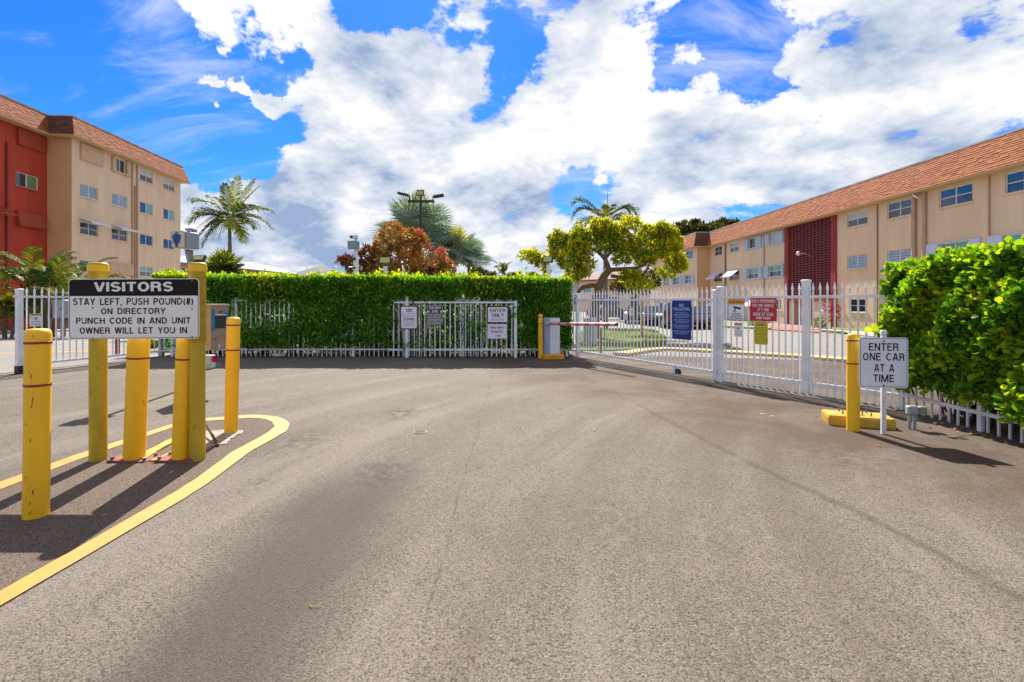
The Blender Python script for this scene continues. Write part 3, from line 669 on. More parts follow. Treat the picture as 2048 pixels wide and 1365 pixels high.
# ------------------------------------------------------------------ buildings
class Facade:
    def __init__(s, O, a, name, label, cat='building', n0=0.0):
        s.O = Vector((O[0], O[1], 0)); s.a = Vector((a[0], a[1], 0)).normalized(); s.inw = Vector((-s.a.y, s.a.x, 0))
        s.e = empty(name, s.O, math.atan2(s.a.y, s.a.x), label, cat)
    def sd(s, px, n=0.0):
        u = (px-HX)/FPX; O = s.O + s.inw*n
        t = (u*O.y - O.x)/(s.a.x - u*s.a.y); return t, O.y + t*s.a.y
    def w(s, x, y, z): return s.O + s.a*x + s.inw*y + Vector((0, 0, z))
def wall_holes(mb, s0, s1, z0, z1, holes, y=0.0, thick=.0):
    ss = sorted(set([s0, s1] + [h[0] for h in holes] + [h[1] for h in holes])); zs = sorted(set([z0, z1] + [h[2] for h in holes] + [h[3] for h in holes]))
    ss = [v for v in ss if s0 <= v <= s1]; zs = [v for v in zs if z0 <= v <= z1]
    idx = {}
    for i, a in enumerate(ss):
        for j, z in enumerate(zs): idx[i, j] = len(mb.v); mb.v.append((a, y, z))
    for i in range(len(ss)-1):
        for j in range(len(zs)-1):
            cs, cz = (ss[i]+ss[i+1])/2, (zs[j]+zs[j+1])/2
            if any(h[0] < cs < h[1] and h[2] < cz < h[3] for h in holes): continue
            mb.f.append((idx[i, j], idx[i+1, j], idx[i+1, j+1], idx[i, j+1])); mb.sm.append(False)
def reveal(mb, s0, s1, z0, z1, y, dp):
    mb.quad((s0,y,z0),(s0,y+dp,z0),(s0,y+dp,z1),(s0,y,z1)); mb.quad((s1,y,z0),(s1,y,z1),(s1,y+dp,z1),(s1,y+dp,z0))
    mb.quad((s0,y,z1),(s0,y+dp,z1),(s1,y+dp,z1),(s1,y,z1)); mb.quad((s0,y,z0),(s1,y,z0),(s1,y+dp,z0),(s0,y+dp,z0))
def window(F, s0, s1, z0, z1, y=0.0, style='hung', glass='glass', glass2=None, low=None, sill='tan_wall', frame='frame_white'):
    """a window part: frame with sub-parts pane, sill"""
    t = .045; w = MB(); f0, f1 = y+.055, y+.115
    w.box(s0, s0+t, f0, f1, z0, z1); w.box(s1-t, s1, f0, f1, z0, z1); w.box(s0+t, s1-t, f0, f1, z0, z0+t); w.box(s0+t, s1-t, f0, f1, z1-t, z1)
    sm_ = (s0+s1)/2; zm = (z0+z1)/2
    w.box(sm_-.028, sm_+.028, f0+.004, f1, z0+t, z1-t)
    if style in ('hung', 'grid'):
        for (a, b) in ((s0+t, sm_-.028), (sm_+.028, s1-t)): w.box(a, b, f0+.01, f1, zm-.02, zm+.02)
    if style == 'grid':
        for (a, b) in ((s0+t, sm_-.028), (sm_+.028, s1-t)): w.box((a+b)/2-.012, (a+b)/2+.012, f0+.02, f1-.002, z0+t, zm-.02); w.box((a+b)/2-.012, (a+b)/2+.012, f0+.02, f1-.002, zm+.02, z1-t)
    win = w.build('window', M[frame], F.e)
    for k, (a, b) in enumerate(((s0+t, sm_-.028), (sm_+.028, s1-t))):
        if style == 'louvre':
            n = 5; h = (z1-z0-2*t)/n
            for i in range(n):
                p = MB(); zz = z0+t+i*h; p.add([(a, y+.05, zz),(b, y+.05, zz),(b, y+.10, zz+h*.97),(a, y+.10, zz+h*.97),(a, y+.056, zz-.002),(b, y+.056, zz-.002),(b, y+.106, zz+h*.97),(a, y+.106, zz+h*.97)], [(0,1,2,3),(4,7,6,5),(0,4,5,1),(2,6,7,3)])
                p.build('louvre_slat', M[glass], win)
        elif style == 'hung' or style == 'grid':
            p = MB(); p.box(a, b, y+.088, y+.096, zm+.02, z1-t); p.build('pane', M[glass2 or glass], win)
            p = MB(); p.box(a, b, y+.082, y+.090, z0+t, zm-.02); p.build('pane', M[low or glass], win)
        else:
            p = MB(); p.box(a, b, y+.088, y+.096, z0+t, z1-t); p.build('pane', M[(glass2 or glass) if k else glass], win)
    p = MB(); p.box(s0-.05, s1+.05, y-.06, y+.055, z0-.07, z0-.002); p.build('sill', M[sill], win)
    p = MB(); p.quad((s0, y+.12, z0), (s1, y+.12, z0), (s1, y+.12, z1), (s0, y+.12, z1)); p.build('room_shade', M['interior'], win)  # near-black sheet standing in for the unlit room behind the panes
    return win
def shutter_box(F, s0, s1, z0, z1, ws0, ws1, m, y=0.0):
    for (a, b) in ((s0, ws0-.02), (ws1+.02, s1)):
        if b-a < .05: continue
        mb = MB(); mb.box(a, b, y-.10, y-.003, z0, z1); sh = mb.build('shutter', M[m], F.e)
        q = MB(); q.box(a+.04, b-.04, y-.112, y-.101, z0+.05, z1-.05); q.build('shutter_panel', M[m], sh)
    mb = MB(); mb.box(s0, s1, y-.10, y-.003, z1+.002, z1+.05); mb.box(s0, s1, y-.10, y-.003, z0-.09, z0-.002); mb.build('shutter_rail', M[m], F.e)
def awning(F, s0, s1, zt, out, drop, m, y=0.0, lip=.1):
    mb = MB(); th = .03
    mb.add([(s0,y-.01,zt),(s1,y-.01,zt),(s1,y-out,zt-drop),(s0,y-out,zt-drop),(s0,y-.01,zt+th),(s1,y-.01,zt+th),(s1,y-out,zt-drop+th),(s0,y-out,zt-drop+th)], [(0,1,2,3),(4,7,6,5),(0,4,5,1),(1,5,6,2),(2,6,7,3),(3,7,4,0)])
    mb.box(s0, s1, y-out-.03, y-out-.001, zt-drop-lip, zt-drop+th)
    n = 6
    for i in range(1, n):
        a = s0+(s1-s0)*i/n; mb.add([(a-.012,y-.01,zt+th+.012),(a+.012,y-.01,zt+th+.012),(a+.012,y-out,zt-drop+th+.012),(a-.012,y-out,zt-drop+th+.012)], [(0,1,2,3)])
    aw = mb.build('awning', M[m], F.e)
    for a in (s0+.06, s1-.06):
        q = MB(); q.cyl((a, y-.02, zt-drop*1.15), (a, y-out+.02, zt-drop), .012, n=6); q.build('stay', M['grey'], aw)
    return aw
def pipe(F, s, z0, z1, m, r=.05, y=0.0):
    mb = MB(); mb.cyl((s, y-r-.01, z0), (s, y-r-.01, z1), r, n=8); return mb.build('downpipe', M[m], F.e)
SH = []      # shingles collected: (facade, world centre, local verts, material)
def shingle_face(F, A0, A1, B0, B1, m, e=.112, wdt=.33):
    A0, A1, B0, B1 = map(Vector, (A0, A1, B0, B1)); H = ((B0+B1)/2-(A0+A1)/2).length; n = max(1, int(round(H/e)))
    ax = (A1-A0).normalized(); up = ((B0+B1)/2-(A0+A1)/2); up = (up - ax*up.dot(ax)).normalized(); nr = ax.cross(up)
    base_ = MB(); base_.quad(A0, A1, B1, B0)
    for i in range(n):
        t0, t1 = i/n, (i+1)/n
        L0, R0, L1, R1 = A0.lerp(B0, t0), A1.lerp(B1, t0), A0.lerp(B0, t1), A1.lerp(B1, t1); W = (R0-L0).length
        k = -random.uniform(0, .9)*wdt; rr = random.Random(i*7+int(W*10))
        while k < W:
            ww = wdt*rr.uniform(.8, 1.15); a, b = max(0, k), min(W, k+ww-.008); k += ww
            if b-a < .03: continue
            fa, fb = a/W, b/W; l = rr.uniform(.018, .034); dr = up*rr.uniform(-.006, .006)
            p = [L0.lerp(R0, fa)+nr*l+dr, L0.lerp(R0, fb)+nr*l+dr, L1.lerp(R1, fb)+nr*.008, L1.lerp(R1, fa)+nr*.008, L0.lerp(R0, fa)+dr, L0.lerp(R0, fb)+dr, L1.lerp(R1, fb), L1.lerp(R1, fa)]
            c = (p[0]+p[2])/2; SH.append((F, F.w(*c), p, m))
    return base_
SHF = [(0,1,2,3),(0,4,5,1),(0,3,7,4),(1,5,6,2)]
def flush_shingles(F, cap):
    mine = [s for s in SH if s[0] is F]
    def vis(c):
        if c.y < 1: return False
        px = HX + FPX*c.x/c.y; return -10 < px < 2058
    mine.sort(key=lambda s: (not vis(s[1]), s[1].length)); groups = {}
    for i, (F_, c, p, m) in enumerate(mine):
        if i < cap:
            me = bpy.data.meshes.new('shingle'); c0 = p[0]; me.from_pydata([v-c0 for v in p], [], SHF); me.materials.append(M[m]); link('shingle', me, F.e, loc=c0)
        else:
            g = groups.setdefault(m, MB()); g.add(p, SHF)
    for m, g in groups.items(): o = g.build('shingles', M[m], F.e); o['kind'] = 'stuff'
def mansard(F, pts, signs, zt_, zb_, ob, ot, mats):
    """pts: plan polyline offset functions"""
    bot = [p(ob) for p in pts]; top = [p(ot) for p in pts]; base_ = MB(); edge = MB(); sof = MB()
    for i in range(len(pts)-1):
        A0 = (*bot[i], zb_); A1 = (*bot[i+1], zb_); B0 = (*top[i], zt_); B1 = (*top[i+1], zt_)
        q = shingle_face(F, A0, A1, B0, B1, mats[i]); base_.add(q.v, q.f)
        a, b = Vector(B0), Vector(B1); c, d = Vector((*pts[i](-.15), zt_)), Vector((*pts[i+1](-.15), zt_)); o0 = Vector((*pts[i](ot+.04), zt_)); o1 = Vector((*pts[i+1](ot+.04), zt_))
        h = Vector((0, 0, .09)); edge.add([o0, o1, d, c, o0+h, o1+h, d+h, c+h], [(0,1,5,4),(4,5,6,7),(0,3,2,1),(3,7,6,2)])
        w0, w1 = Vector((*pts[i](-.02), zb_-.004)), Vector((*pts[i+1](-.02), zb_-.004)); e0, e1 = Vector((*pts[i](ob+.0), zb_-.004)), Vector((*pts[i+1](ob+.0), zb_-.004))
        sof.add([w0, e0, e1, w1], [(0,1,2,3)]); sof.add([e0-Vector((0,0,.09)), e1-Vector((0,0,.09)), e1, e0], [(0,1,2,3)]); 
        i0, i1 = Vector((*pts[i](ob-.02), zb_-.094)), Vector((*pts[i+1](ob-.02), zb_-.094)); sof.add([w0-Vector((0,0,.09)), i0, i1, w1-Vector((0,0,.09))], [(0,1,2,3)])
    base_.build('roof_deck', M['shingle_dark'], F.e); edge.build('roof_edge', M['roof_edge'], F.e); sof.build('soffit', M['soffit'], F.e)

# ---- right building
RB = Facade((21.6, 32.0), (.024, -1), 'apartment_building', 'three storey tan apartment building at right with orange shingle mansard roof and maroon block screen')
S = lambda px, n=0.0: RB.sd(px, n)[0]
ZB = -.4; EV = 7.27; RT = 8.74; WN = -1.4
Sc = S(1421); Sfar = S(1302, WN); Sc2 = S(1393, WN); Sc = (Sc+Sc2)/2; Snear = 24
fl = {3: (6.16, 7.06), 2: (3.46, 4.33), 1: (.74, 1.58)}
sc0, sc1 = S(1578), S(1664); SZ0, SZ1 = 1.72, EV-.14
WR = [  # pxl, pxr, floor, style, glass, glass2
 (1694,1735,3,'hung','glass','blind'), (1774.5,1825,3,'hung','glass','glass_blue'), (1878,1944.6,3,'hung','glass','glass_blue'), (2010,2086,3,'hung','glass','glass_blue'),
 (1498,1520,3,'slide','glass','blind'), (1540,1566,3,'slide','blind','blind'), (1460,1477.5,3,'hung','glass','louvre'), (1429,1444,3,'hung','glass','glass'),
 (1694,1734,2,'louvre','louvre',None), (1774,1825,2,'louvre','louvre',None), (1879,1940,2,'hung','glass','glass_teal'), (2008,2075,2,'hung','glass','glass_teal'),
 (1496,1518,2,'hung','glass','glass_teal'), (1538.5,1564,2,'hung','glass','glass_teal'), (1459,1477.5,2,'hung','glass','glass'), (1428,1443.6,2,'hung','glass','glass'),
 (1697.6,1734,1,'hung','glass','glass'), (1776,1824,1,'hung','glass','glass'), (1496,1518,1,'hung','glass','glass'), (1539,1562,1,'hung','glass','glass'), (1459,1477,1,'hung','glass','glass'), (1428,1443,1,'hung','glass','glass')]
holes = []
for (a, b, f, *_r) in WR: holes.append((S(a), S(b), *fl[f]))
ent = (S(1588), S(1628), ZB, 1.45); scr = (sc0, sc1, SZ0, SZ1)
mb = MB(); wall_holes(mb, Sc, Snear, ZB, EV, holes + [scr, ent])
for h in holes: reveal(mb, *h, 0, .12)
mb.build('wall', M['tan_wall'], RB.e)
WW = [(1372,1385.6,3), (1306.7,1318,2), (1326.8,1337.8,2), (1347,1360,2), (1370.5,1384,2), (1308,1322,1), (1328,1341,1)]
hw = [(S(a, WN), S(b, WN), *fl[f]) for a, b, f in WW]
mb = MB(); wall_holes(mb, Sfar, Sc, ZB, EV, hw, y=WN)
for h in hw: reveal(mb, *h, WN, .12)
mb.quad((Sfar, WN, ZB), (Sfar, 14, ZB), (Sfar, 14, EV), (Sfar, WN, EV))
mb.quad((Snear, 0, ZB), (Snear, 14, ZB), (Snear, 14, EV), (Snear, 0, EV)); mb.quad((Sfar, 14, ZB), (Snear, 14, ZB), (Snear, 14, EV), (Sfar, 14, EV))
mb.build('wing_wall', M['tan_wall'], RB.e)
mb = MB(); mb.quad((Sc, WN, ZB), (Sc, 0, ZB), (Sc, 0, EV), (Sc, WN, EV)); mb.build('return_wall', M['tan_wall_shade'], RB.e)
for (a, b, f, st, g1, g2) in WR: window(RB, S(a), S(b), *fl[f], style=st, glass=g1, glass2=g2)
for i, h in enumerate(hw): window(RB, *h, y=WN, style='slide' if WW[i][2] == 1 else 'hung', glass='blind' if WW[i][2] == 1 else 'glass_blue', glass2='blind' if WW[i][2] == 1 else None)
for (a, b, wa, wb, f, m_) in ((1855,1963,1879,1940,2,'shutter_lav'), (1979,2100,2008,2075,2,'shutter_lav'), (1489,1525,1496,1518,2,'shutter'), (1530,1568,1538.5,1564,2,'shutter'), (1490,1524,1498,1520,3,'shutter'), (1531,1568,1540,1566,3,'shutter')):
    shutter_box(RB, S(a), S(b), *fl[f], S(wa), S(wb), m_)
for (a, b, wa, wb) in ((1343.6,1364,1347,1360), (1366,1389,1370.5,1384)): shutter_box(RB, S(a, WN), S(b, WN), *fl[2], S(wa, WN), S(wb, WN), 'shutter', y=WN)
for (a, b, f) in ((1428,1444,2), (1459,1478,2), (1428,1444,1), (1496,1518,1)): awning(RB, S(a)-.1, S(b)+.1, fl[f][1]+.10, .85, .62, 'awning')
for (a, m_, r_) in ((1452,'pipe',.07), (1529,'pipe',.035), (1756,'pipe',.035), (1831.5,'pipe_tan',.11), (1852,'pipe_tan',.10), (1979.5,'pipe_tan',.035)): pipe(RB, S(a), ZB, EV-.1, m_, r_)
mb = MB(); mb.cbox((S(1843), -.28, 7.0), (.20, .10, .045), Matrix.Rotation(R(35), 3, 'Y')); mb.build('wall_lamp', M['plastic_white'], RB.e)
# screen surround, screen blocks, entrance
mb = MB(); t = .22
mb.box(S(1571), sc0, -.10, .3, ZB, EV-.1); mb.box(sc1, S(1674), -.10, .3, ZB, EV-.1); mb.box(sc0, sc1, -.09, .29, EV-.14, EV-.1); mb.box(sc0, sc1, -.09, .29, 1.45, SZ0)
mb.build('screen_surround', M['screen_frame'], RB.e)
nc, nr_ = 12, 31; bw, bh = (sc1-sc0)/nc, (SZ1-SZ0)/nr_
blk = MB(); ax, az = .05, .04
o_ = [(0,0),(bw,0),(bw,bh),(0,bh)]; i_ = [(ax,az),(bw-ax,az),(bw-ax,bh-az),(ax,bh-az)]; g_ = .003
o_ = [(g_,g_),(bw-g_,g_),(bw-g_,bh-g_),(g_,bh-g_)]
vs = [(a, 0, b) for a, b in o_] + [(a, 0, b) for a, b in i_] + [(a, .035, b) for a, b in i_] + [(a, .035, b) for a, b in o_]
blk.add(vs, [(k, (k+1) % 4, 4+(k+1) % 4, 4+k) for k in range(4)] + [(4+k, 4+(k+1) % 4, 8+(k+1) % 4, 8+k) for k in range(4)] + [(8+k, 8+(k+1) % 4, 12+(k+1) % 4, 12+k) for k in range(4)] + [(12+k, 12+(k+1) % 4, (k+1) % 4, k) for k in range(4)])
bme = blk.mesh('screen_block', M['screen']); rest = MB(); cnt = 0
for i in range(nc-1, -1, -1):
    for j in range(nr_):
        if cnt < 300: link('screen_block', bme, RB.e, loc=(sc0+i*bw, random.uniform(-.004, .004), SZ0+j*bh))
        else: rest.add([(v[0]+sc0+i*bw, v[1], v[2]+SZ0+j*bh) for v in blk.v], blk.f)
        cnt += 1
o = rest.build('screen_blocks', M['screen'], RB.e); o['kind'] = 'stuff'
mb = MB(); mb.quad((sc0,1.3,SZ0),(sc1,1.3,SZ0),(sc1,1.3,SZ1),(sc0,1.3,SZ1)); reveal(mb, sc0, sc1, SZ0, SZ1, .31, 1.0); mb.build('stairwell', M['interior'], RB.e)
mb = MB(); reveal(mb, *ent, 0, .8); mb.quad((ent[0],.8,ent[2]),(ent[1],.8,ent[2]),(ent[1],.8,ent[3]),(ent[0],.8,ent[3])); mb.build('entrance_recess', M['tan_wall_shade'], RB.e)
dm = ent[0]+(ent[1]-ent[0])*.62
for (a, b) in ((ent[0]+.05, (ent[0]+dm)/2-.01), ((ent[0]+dm)/2+.01, dm)):
    mb = MB(); mb.box(a, b, .70, .76, ZB+.02, ent[3]-.05); dr = mb.build('door', M['door_red'], RB.e)
    q = MB(); q.cyl((b-.12, .70, 1.0+ZB), (b-.12, .62, 1.0+ZB), .03, n=8); q.build('handle', M['grey'], dr)
sl = (S(1612), 0); mb = MB(); mb.tube([(sl[0]+.9, -.12, 4.6), (sl[0]+.5, -.3, 4.85), (sl[0], -.45, 4.95)], .02, n=6); lm = mb.build('lamp_arm', M['pipe'], RB.e)
mb = MB(); mb.lathe([(.02,.2),(.10,.17),(.15,.06),(.15,-.02),(.08,-.12),(.01,-.15)], n=14, c=(sl[0]-.1, -.5), z0=4.9); mb.build('lamp_globe', M['plastic_white'], lm)
rp = [lambda o: (Sfar, WN-o), lambda o: (Sc+o, WN-o), lambda o: (Sc+o, -o), lambda o: (Snear, -o)]
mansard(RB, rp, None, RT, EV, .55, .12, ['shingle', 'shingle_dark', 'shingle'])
mb = MB(); mb.quad((Sfar, WN, RT+.05), (Sc, WN, RT+.05), (Sc, 14, RT+.05), (Sfar, 14, RT+.05)); mb.quad((Sc, 0, RT+.05), (Snear, 0, RT+.05), (Snear, 14, RT+.05), (Sc, 14, RT+.05)); mb.build('roof_top', M['roof_top'], RB.e)
flush_shingles(RB, 300)

# ---- left building
LB = Facade((-28.9, 33.5), (-.076, 1), 'apartment_building', 'tall tan and brick red apartment building at left with orange shingle mansard roof')
S = lambda px, n=0.0: LB.sd(px, n)[0]
LN = 1.5; EVL = 12.22; RTL = 13.5
Lc = (S(141.5) + S(96.4, LN))/2; Lend = S(361); Lnear = -16
rows = {1: (11.03, 12.0), 2: (8.48, 9.35), 3: (5.95, 6.8), 4: (3.43, 4.22), 5: (.85, 1.7)}
cols = {1: (160,196.5), 2: (223.5,255), 3: (280,306), 4: (327,349)}
WL = [(2,1,'slide','glass','glass','top'), (3,1,'hung','glass','blind',''), (4,1,'hung','glass','blind',''), (1,2,'louvre','louvre',None,''), (2,2,'louvre','louvre',None,''),
      (3,2,'slide','glass','glass_teal',''), (4,2,'slide','glass','glass_teal',''), (1,3,'hung','glass','glass',''), (2,3,'hung','glass','glass',''), (3,3,'louvre','glass_blue',None,''), (4,3,'louvre','glass_blue',None,''),
      (3,4,'hung','glass','glass_teal',''), (4,4,'hung','glass','glass_teal',''), (1,4,'hung','glass','glass',''), (1,5,'hung','glass','glass',''), (3,5,'hung','glass','glass',''), (4,5,'hung','glass','glass','')]
hl = []
for (c, r_, *_x) in WL:
    a, b = (229.7,250.6) if (c, r_) == (2, 1) else cols[c]; hl.append((S(a), S(b), *rows[r_]))
mb = MB(); wall_holes(mb, Lc, Lend, ZB, EVL, hl)
for h in hl: reveal(mb, *h, 0, .12)
mb.quad((Lend, 0, ZB), (Lend, 14, ZB), (Lend, 14, EVL), (Lend, 0, EVL)); mb.quad((Lnear, 14, ZB), (Lend, 14, ZB), (Lend, 14, EVL), (Lnear, 14, EVL)); mb.build('wall', M['tan_wall'], LB.e)
for i, (c, r_, st, g1, g2, x_) in enumerate(WL): window(LB, *hl[i], style=st, glass=g1, glass2=g2)
mb = MB(); mb.quad((Lc, 0, ZB), (Lc, LN, ZB), (Lc, LN, EVL), (Lc, 0, EVL)); mb.build('return_wall', M['tan_wall_shade'], LB.e)
rwin = [(S(31, LN), S(77, LN), *rows[2]), (S(-60, LN), S(-30, LN), *rows[2])]
mb = MB(); wall_holes(mb, Lnear, Lc, ZB, EVL, rwin, y=LN)
for h in rwin: reveal(mb, *h, LN, .12)
mb.build('red_wall', M['red_wall'], LB.e)
for h in rwin: window(LB, *h, y=LN, style='slide', glass='glass', glass2='glass_green', sill='red_wall')
def closed_panel(s0, s1, z0, z1, y, m_, slope=0.0):
    mb = MB(); mb.add([(s0,y,z0),(s1,y,z0),(s1,y,z1),(s0,y,z1),(s0,y-.14-slope,z0),(s1,y-.14-slope,z0),(s1,y-.14,z1),(s0,y-.14,z1)], [(4,5,6,7),(0,4,7,3),(1,2,6,5),(0,1,5,4),(3,7,6,2)])
    o = mb.build('storm_panel', M[m_], LB.e)
    n = int((s1-s0)/.22)
    q = MB()
    for k in range(1, n): a = s0+(s1-s0)*k/n; q.add([(a-.012, y-.144-slope, z0+.02), (a+.012, y-.144-slope, z0+.02), (a+.012, y-.144, z1-.02), (a-.012, y-.144, z1-.02)], [(0,1,2,3)])
    q.build('panel_ribs', M[m_], o)
closed_panel(S(160), S(204), 10.95, 12.05, 0, 'panel_tan'); closed_panel(S(33, LN), S(88, LN), 11.0, 12.0, LN, 'panel_red'); closed_panel(S(30, LN), S(85, LN), 6.05, 6.95, LN, 'panel_red', .18)
closed_panel(S(217), S(263), 3.4, 4.25, 0, 'panel_tan')
mb = MB(); a, b = S(222.5), S(259); z0, z1 = rows[1]
mb.box(a, S(229), -.14, -.003, z0, z1); mb.box(S(251), b, -.14, -.003, z0, z1); mb.box(a, b, -.14, -.003, z0-.1, z0-.002); mb.build('window_box', M['panel_tan'], LB.e)
awning(LB, S(158), S(197)+.1, 7.02, .8, .28, 'awning'); awning(LB, S(221), S(255)+.1, 7.02, .8, .28, 'awning'); awning(LB, S(-20, LN), S(4, LN), 7.0, .8, .45, 'panel_red', y=LN)
for (a, z0, z1, m_, n_) in ((263.5, ZB, EVL-.1, 'pipe_tan', 0), (273.4, ZB, EVL-.1, 'pipe_tan', 0), (269, ZB, 10.4, 'pipe_tan', 0), (12, ZB, 10.9, 'pipe_red', LN)): pipe(LB, S(a, n_), z0, z1, m_, .05, n_)
lp = [lambda o: (Lnear, LN-o), lambda o: (Lc-o, LN-o), lambda o: (Lc-o, -o), lambda o: (Lend+o, -o), lambda o: (Lend+o, 6)]
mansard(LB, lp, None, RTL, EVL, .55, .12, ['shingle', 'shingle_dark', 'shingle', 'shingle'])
mb = MB(); mb.quad((Lnear, LN, RTL+.05), (Lc, LN, RTL+.05), (Lc, 14, RTL+.05), (Lnear, 14, RTL+.05)); mb.quad((Lc, 0, RTL+.05), (Lend, 0, RTL+.05), (Lend, 14, RTL+.05), (Lc, 14, RTL+.05)); mb.build('roof_top', M['roof_top'], LB.e)
flush_shingles(LB, 300)

# ---- far buildings
def far_building(name, label, corners, zw, wallm, roofm, ridge, wins=(), over=.6):
    """corners: A,B,C,D plan (A-B is the front); hipped roof"""
    e = empty(name, corners[0], 0, label, 'building'); O = Vector(corners[0]); A, B, C, D = [Vector(c)-O for c in corners]
    mb = MB()
    for p, q in ((A, B), (B, C), (C, D), (D, A)): mb.quad((p.x,p.y,-.5),(q.x,q.y,-.5),(q.x,q.y,zw),(p.x,p.y,zw))
    mb.build('wall', M[wallm], e)
    cen = (A+B+C+D)/4; ex = lambda p: p + (p-cen).normalized()*over*1.4
    a, b, c, d = map(ex, (A, B, C, D)); L_ = (B-A).length; W_ = (D-A).length
    if L_ >= W_: r0 = (a+d)/2 + (b-a).normalized()*W_*.45; r1 = (b+c)/2 - (b-a).normalized()*W_*.45; fs = [(0,1,5,4),(1,2,5),(2,3,4,5),(3,0,4)]
    else: r0 = (a+b)/2 + (d-a).normalized()*L_*.45; r1 = (c+d)/2 - (d-a).normalized()*L_*.45; fs = [(0,1,4),(1,2,5,4),(2,3,5),(3,0,4,5)]
    mb = MB(); mb.add([(p.x,p.y,zw) for p in (a,b,c,d)] + [(r0.x,r0.y,zw+ridge),(r1.x,r1.y,zw+ridge)], fs)
    mb.add([(p.x,p.y,zw) for p in (a,b,c,d)] + [(p.x,p.y,zw-.18) for p in (a,b,c,d)], [(0,4,5,1),(1,5,6,2),(2,6,7,3),(3,7,4,0),(4,7,6,5)])
    mb.build('roof', M[roofm], e)
    for (side, t, z0, z1, w, g_) in wins:
        p, q = ((A, B), (B, C), (C, D), (D, A))[side]; u = (q-p).normalized(); n = Vector((u.y, -u.x, 0)); c = p.lerp(q, t)
        mb = MB(); mb.cbox((c.x+n.x*.02, c.y+n.y*.02, (z0+z1)/2), (w/2+.06, .05, (z1-z0)/2+.06), Matrix.Rotation(math.atan2(u.y, u.x), 3, 'Z')); wn = mb.build('window', M['frame_white'], e)
        mb = MB(); cc = c+n*.06
        for k in (-1, 1): mb.cbox((cc.x+u.x*k*w/4, cc.y+u.y*k*w/4, (z0+z1)/2), (w/4-.03, .03, (z1-z0)/2), Matrix.Rotation(math.atan2(u.y, u.x), 3, 'Z'))
        mb.build('pane', M[g_], wn)
    return e
def XY(px, d): return (X(px, d), d, 0)
dA = 62; far_building('apartment_building', 'low orange walled building with a long white metal roof behind the slender palm', [XY(300, dA), XY(590, 95), XY(560, 120), XY(200, 80)], 6.7, 'orange_wall', 'white_roof', 2.2,
    [(0, t, 4.6, 6.0, 1.5, 'glass') for t in (.15,.3,.45,.6,.68,.78,.86,.94)])
far_building('house', 'distant orange walled house with a dark grey hip roof above the hedge', [XY(575, 110), XY(720, 110), XY(740, 135), XY(560, 135)], 7.0, 'orange_wall', 'grey_roof', 2.8, [(0, .4, 4, 6, 3, 'glass')])
far_building('apartment_building', 'cream building with a brown red roof behind the yellow green tree', [XY(1160, 88), XY(1290, 80), XY(1300, 110), XY(1150, 110)], 5.2, 'tan_wall', 'red_roof', 1.9,
    [(0, .12, 3.0, 4.2, 1.6, 'glass_teal'), (0, .3, .8, 2.2, 2.4, 'glass_blue'), (0, .55, .8, 2.2, 2.0, 'glass_blue'), (0, .75, 3.2, 4.3, 1.6, 'glass'), (0, .85, .8, 2.2, 1.6, 'glass')])
far_building('house', 'distant pale house with a brown roof just past the end of the centre hedge', [XY(1118, 96), XY(1162, 92), XY(1166, 110), XY(1118, 112)], 5.3, 'blind', 'red_roof', 2.0, [(0, .4, 3.0, 4.2, 1.3, 'glass_teal'), (0, .8, 1, 2.2, 1.3, 'glass')])
# ------------------------------------------------------------------ fences
def picket_mesh(z0, z1, w=.019, spear=True):
    mb = MB(); mb.box(-w/2, w/2, -w/2, w/2, z0, z1-.11 if spear else z1)
    if spear:
        zt = z1-.11; n = 8
        prof = [(.010,0),(.016,.004),(.019,.02),(.018,.035),(.007,.085),(.0045,.09),(.0085,.098),(.0085,.105),(.003,.112)]
        mb.lathe(prof, n=n, z0=zt); mb.add([(0,0,zt+.114)], [])
    return mb.mesh('picket', M['white_metal'])
def fence(name, p, q, label, cat, n, rails, ptop, pbot, posts=(), group=None, mat='white_metal', skip=(), offset=0.0):
    p = Vector((p[0], p[1], 0)); q = Vector((q[0], q[1], 0)); a = (q-p).normalized(); L_ = (q-p).length
    e = empty(name, p, math.atan2(a.y, a.x), label, cat, group)
    for z in rails: mb = MB(); mb.box(0, L_, -.019, .019, z-.021, z+.021); mb.build('rail', M[mat], e)
    me = picket_mesh(pbot, ptop); sp = L_/(n+1)
    for i in range(1, n+1):
        x = i*sp
        if any(abs(x-po[0]) < sp*.42 for po in posts): continue
        if i in skip: continue
        link('picket', me, e, loc=(x, offset, 0), rot=(0, 0, 0))
    for (x, h, w) in posts:
        mb = MB(); mb.bbox(x-w/2, x+w/2, -w/2, w/2, 0, h, .004); po = mb.build('post', M['white_metal'], e)
        mb = MB(); mb.bbox(x-w/2-.008, x+w/2+.008, -w/2-.008, w/2+.008, h-.025, h+.012, .008); mb.build('post_cap', M['white_metal'], po)
    return e
A, B, C, D = FR['a'], FR['b'], FR['c'], FR['d']
def dist(p, q): return math.hypot(p[0]-q[0], p[1]-q[1])
# sliding gate (right)
LG = dist((1.40,12.86), (3.56,8.70)); GA = fence('sliding_gate', (1.40, 12.86), (3.56, 8.70), 'long white sliding gate with spear tips at right, carrying the blue no tailgating sign', 'gate', 43, (1.44, .17), 1.66, .17, posts=((LG-.03, 1.60, .06), (.5, 1.60, .075)))
mb = MB(); x = LG*.80; mb.box(x-.06, x-.005, -.03, .03, .0, .15); gw = mb.build('wheel_bracket', M['white_metal'], GA)
mb = MB(); mb.cyl((x+.05, -.02, .065), (x+.05, .02, .065), .062, n=20); mb.build('wheel', M['tyre'], gw)
mb = MB(); mb.cyl((x+.05, -.026, .065), (x+.05, -.0205, .065), .028, n=12); mb.build('wheel_hub', M['steel'], gw)
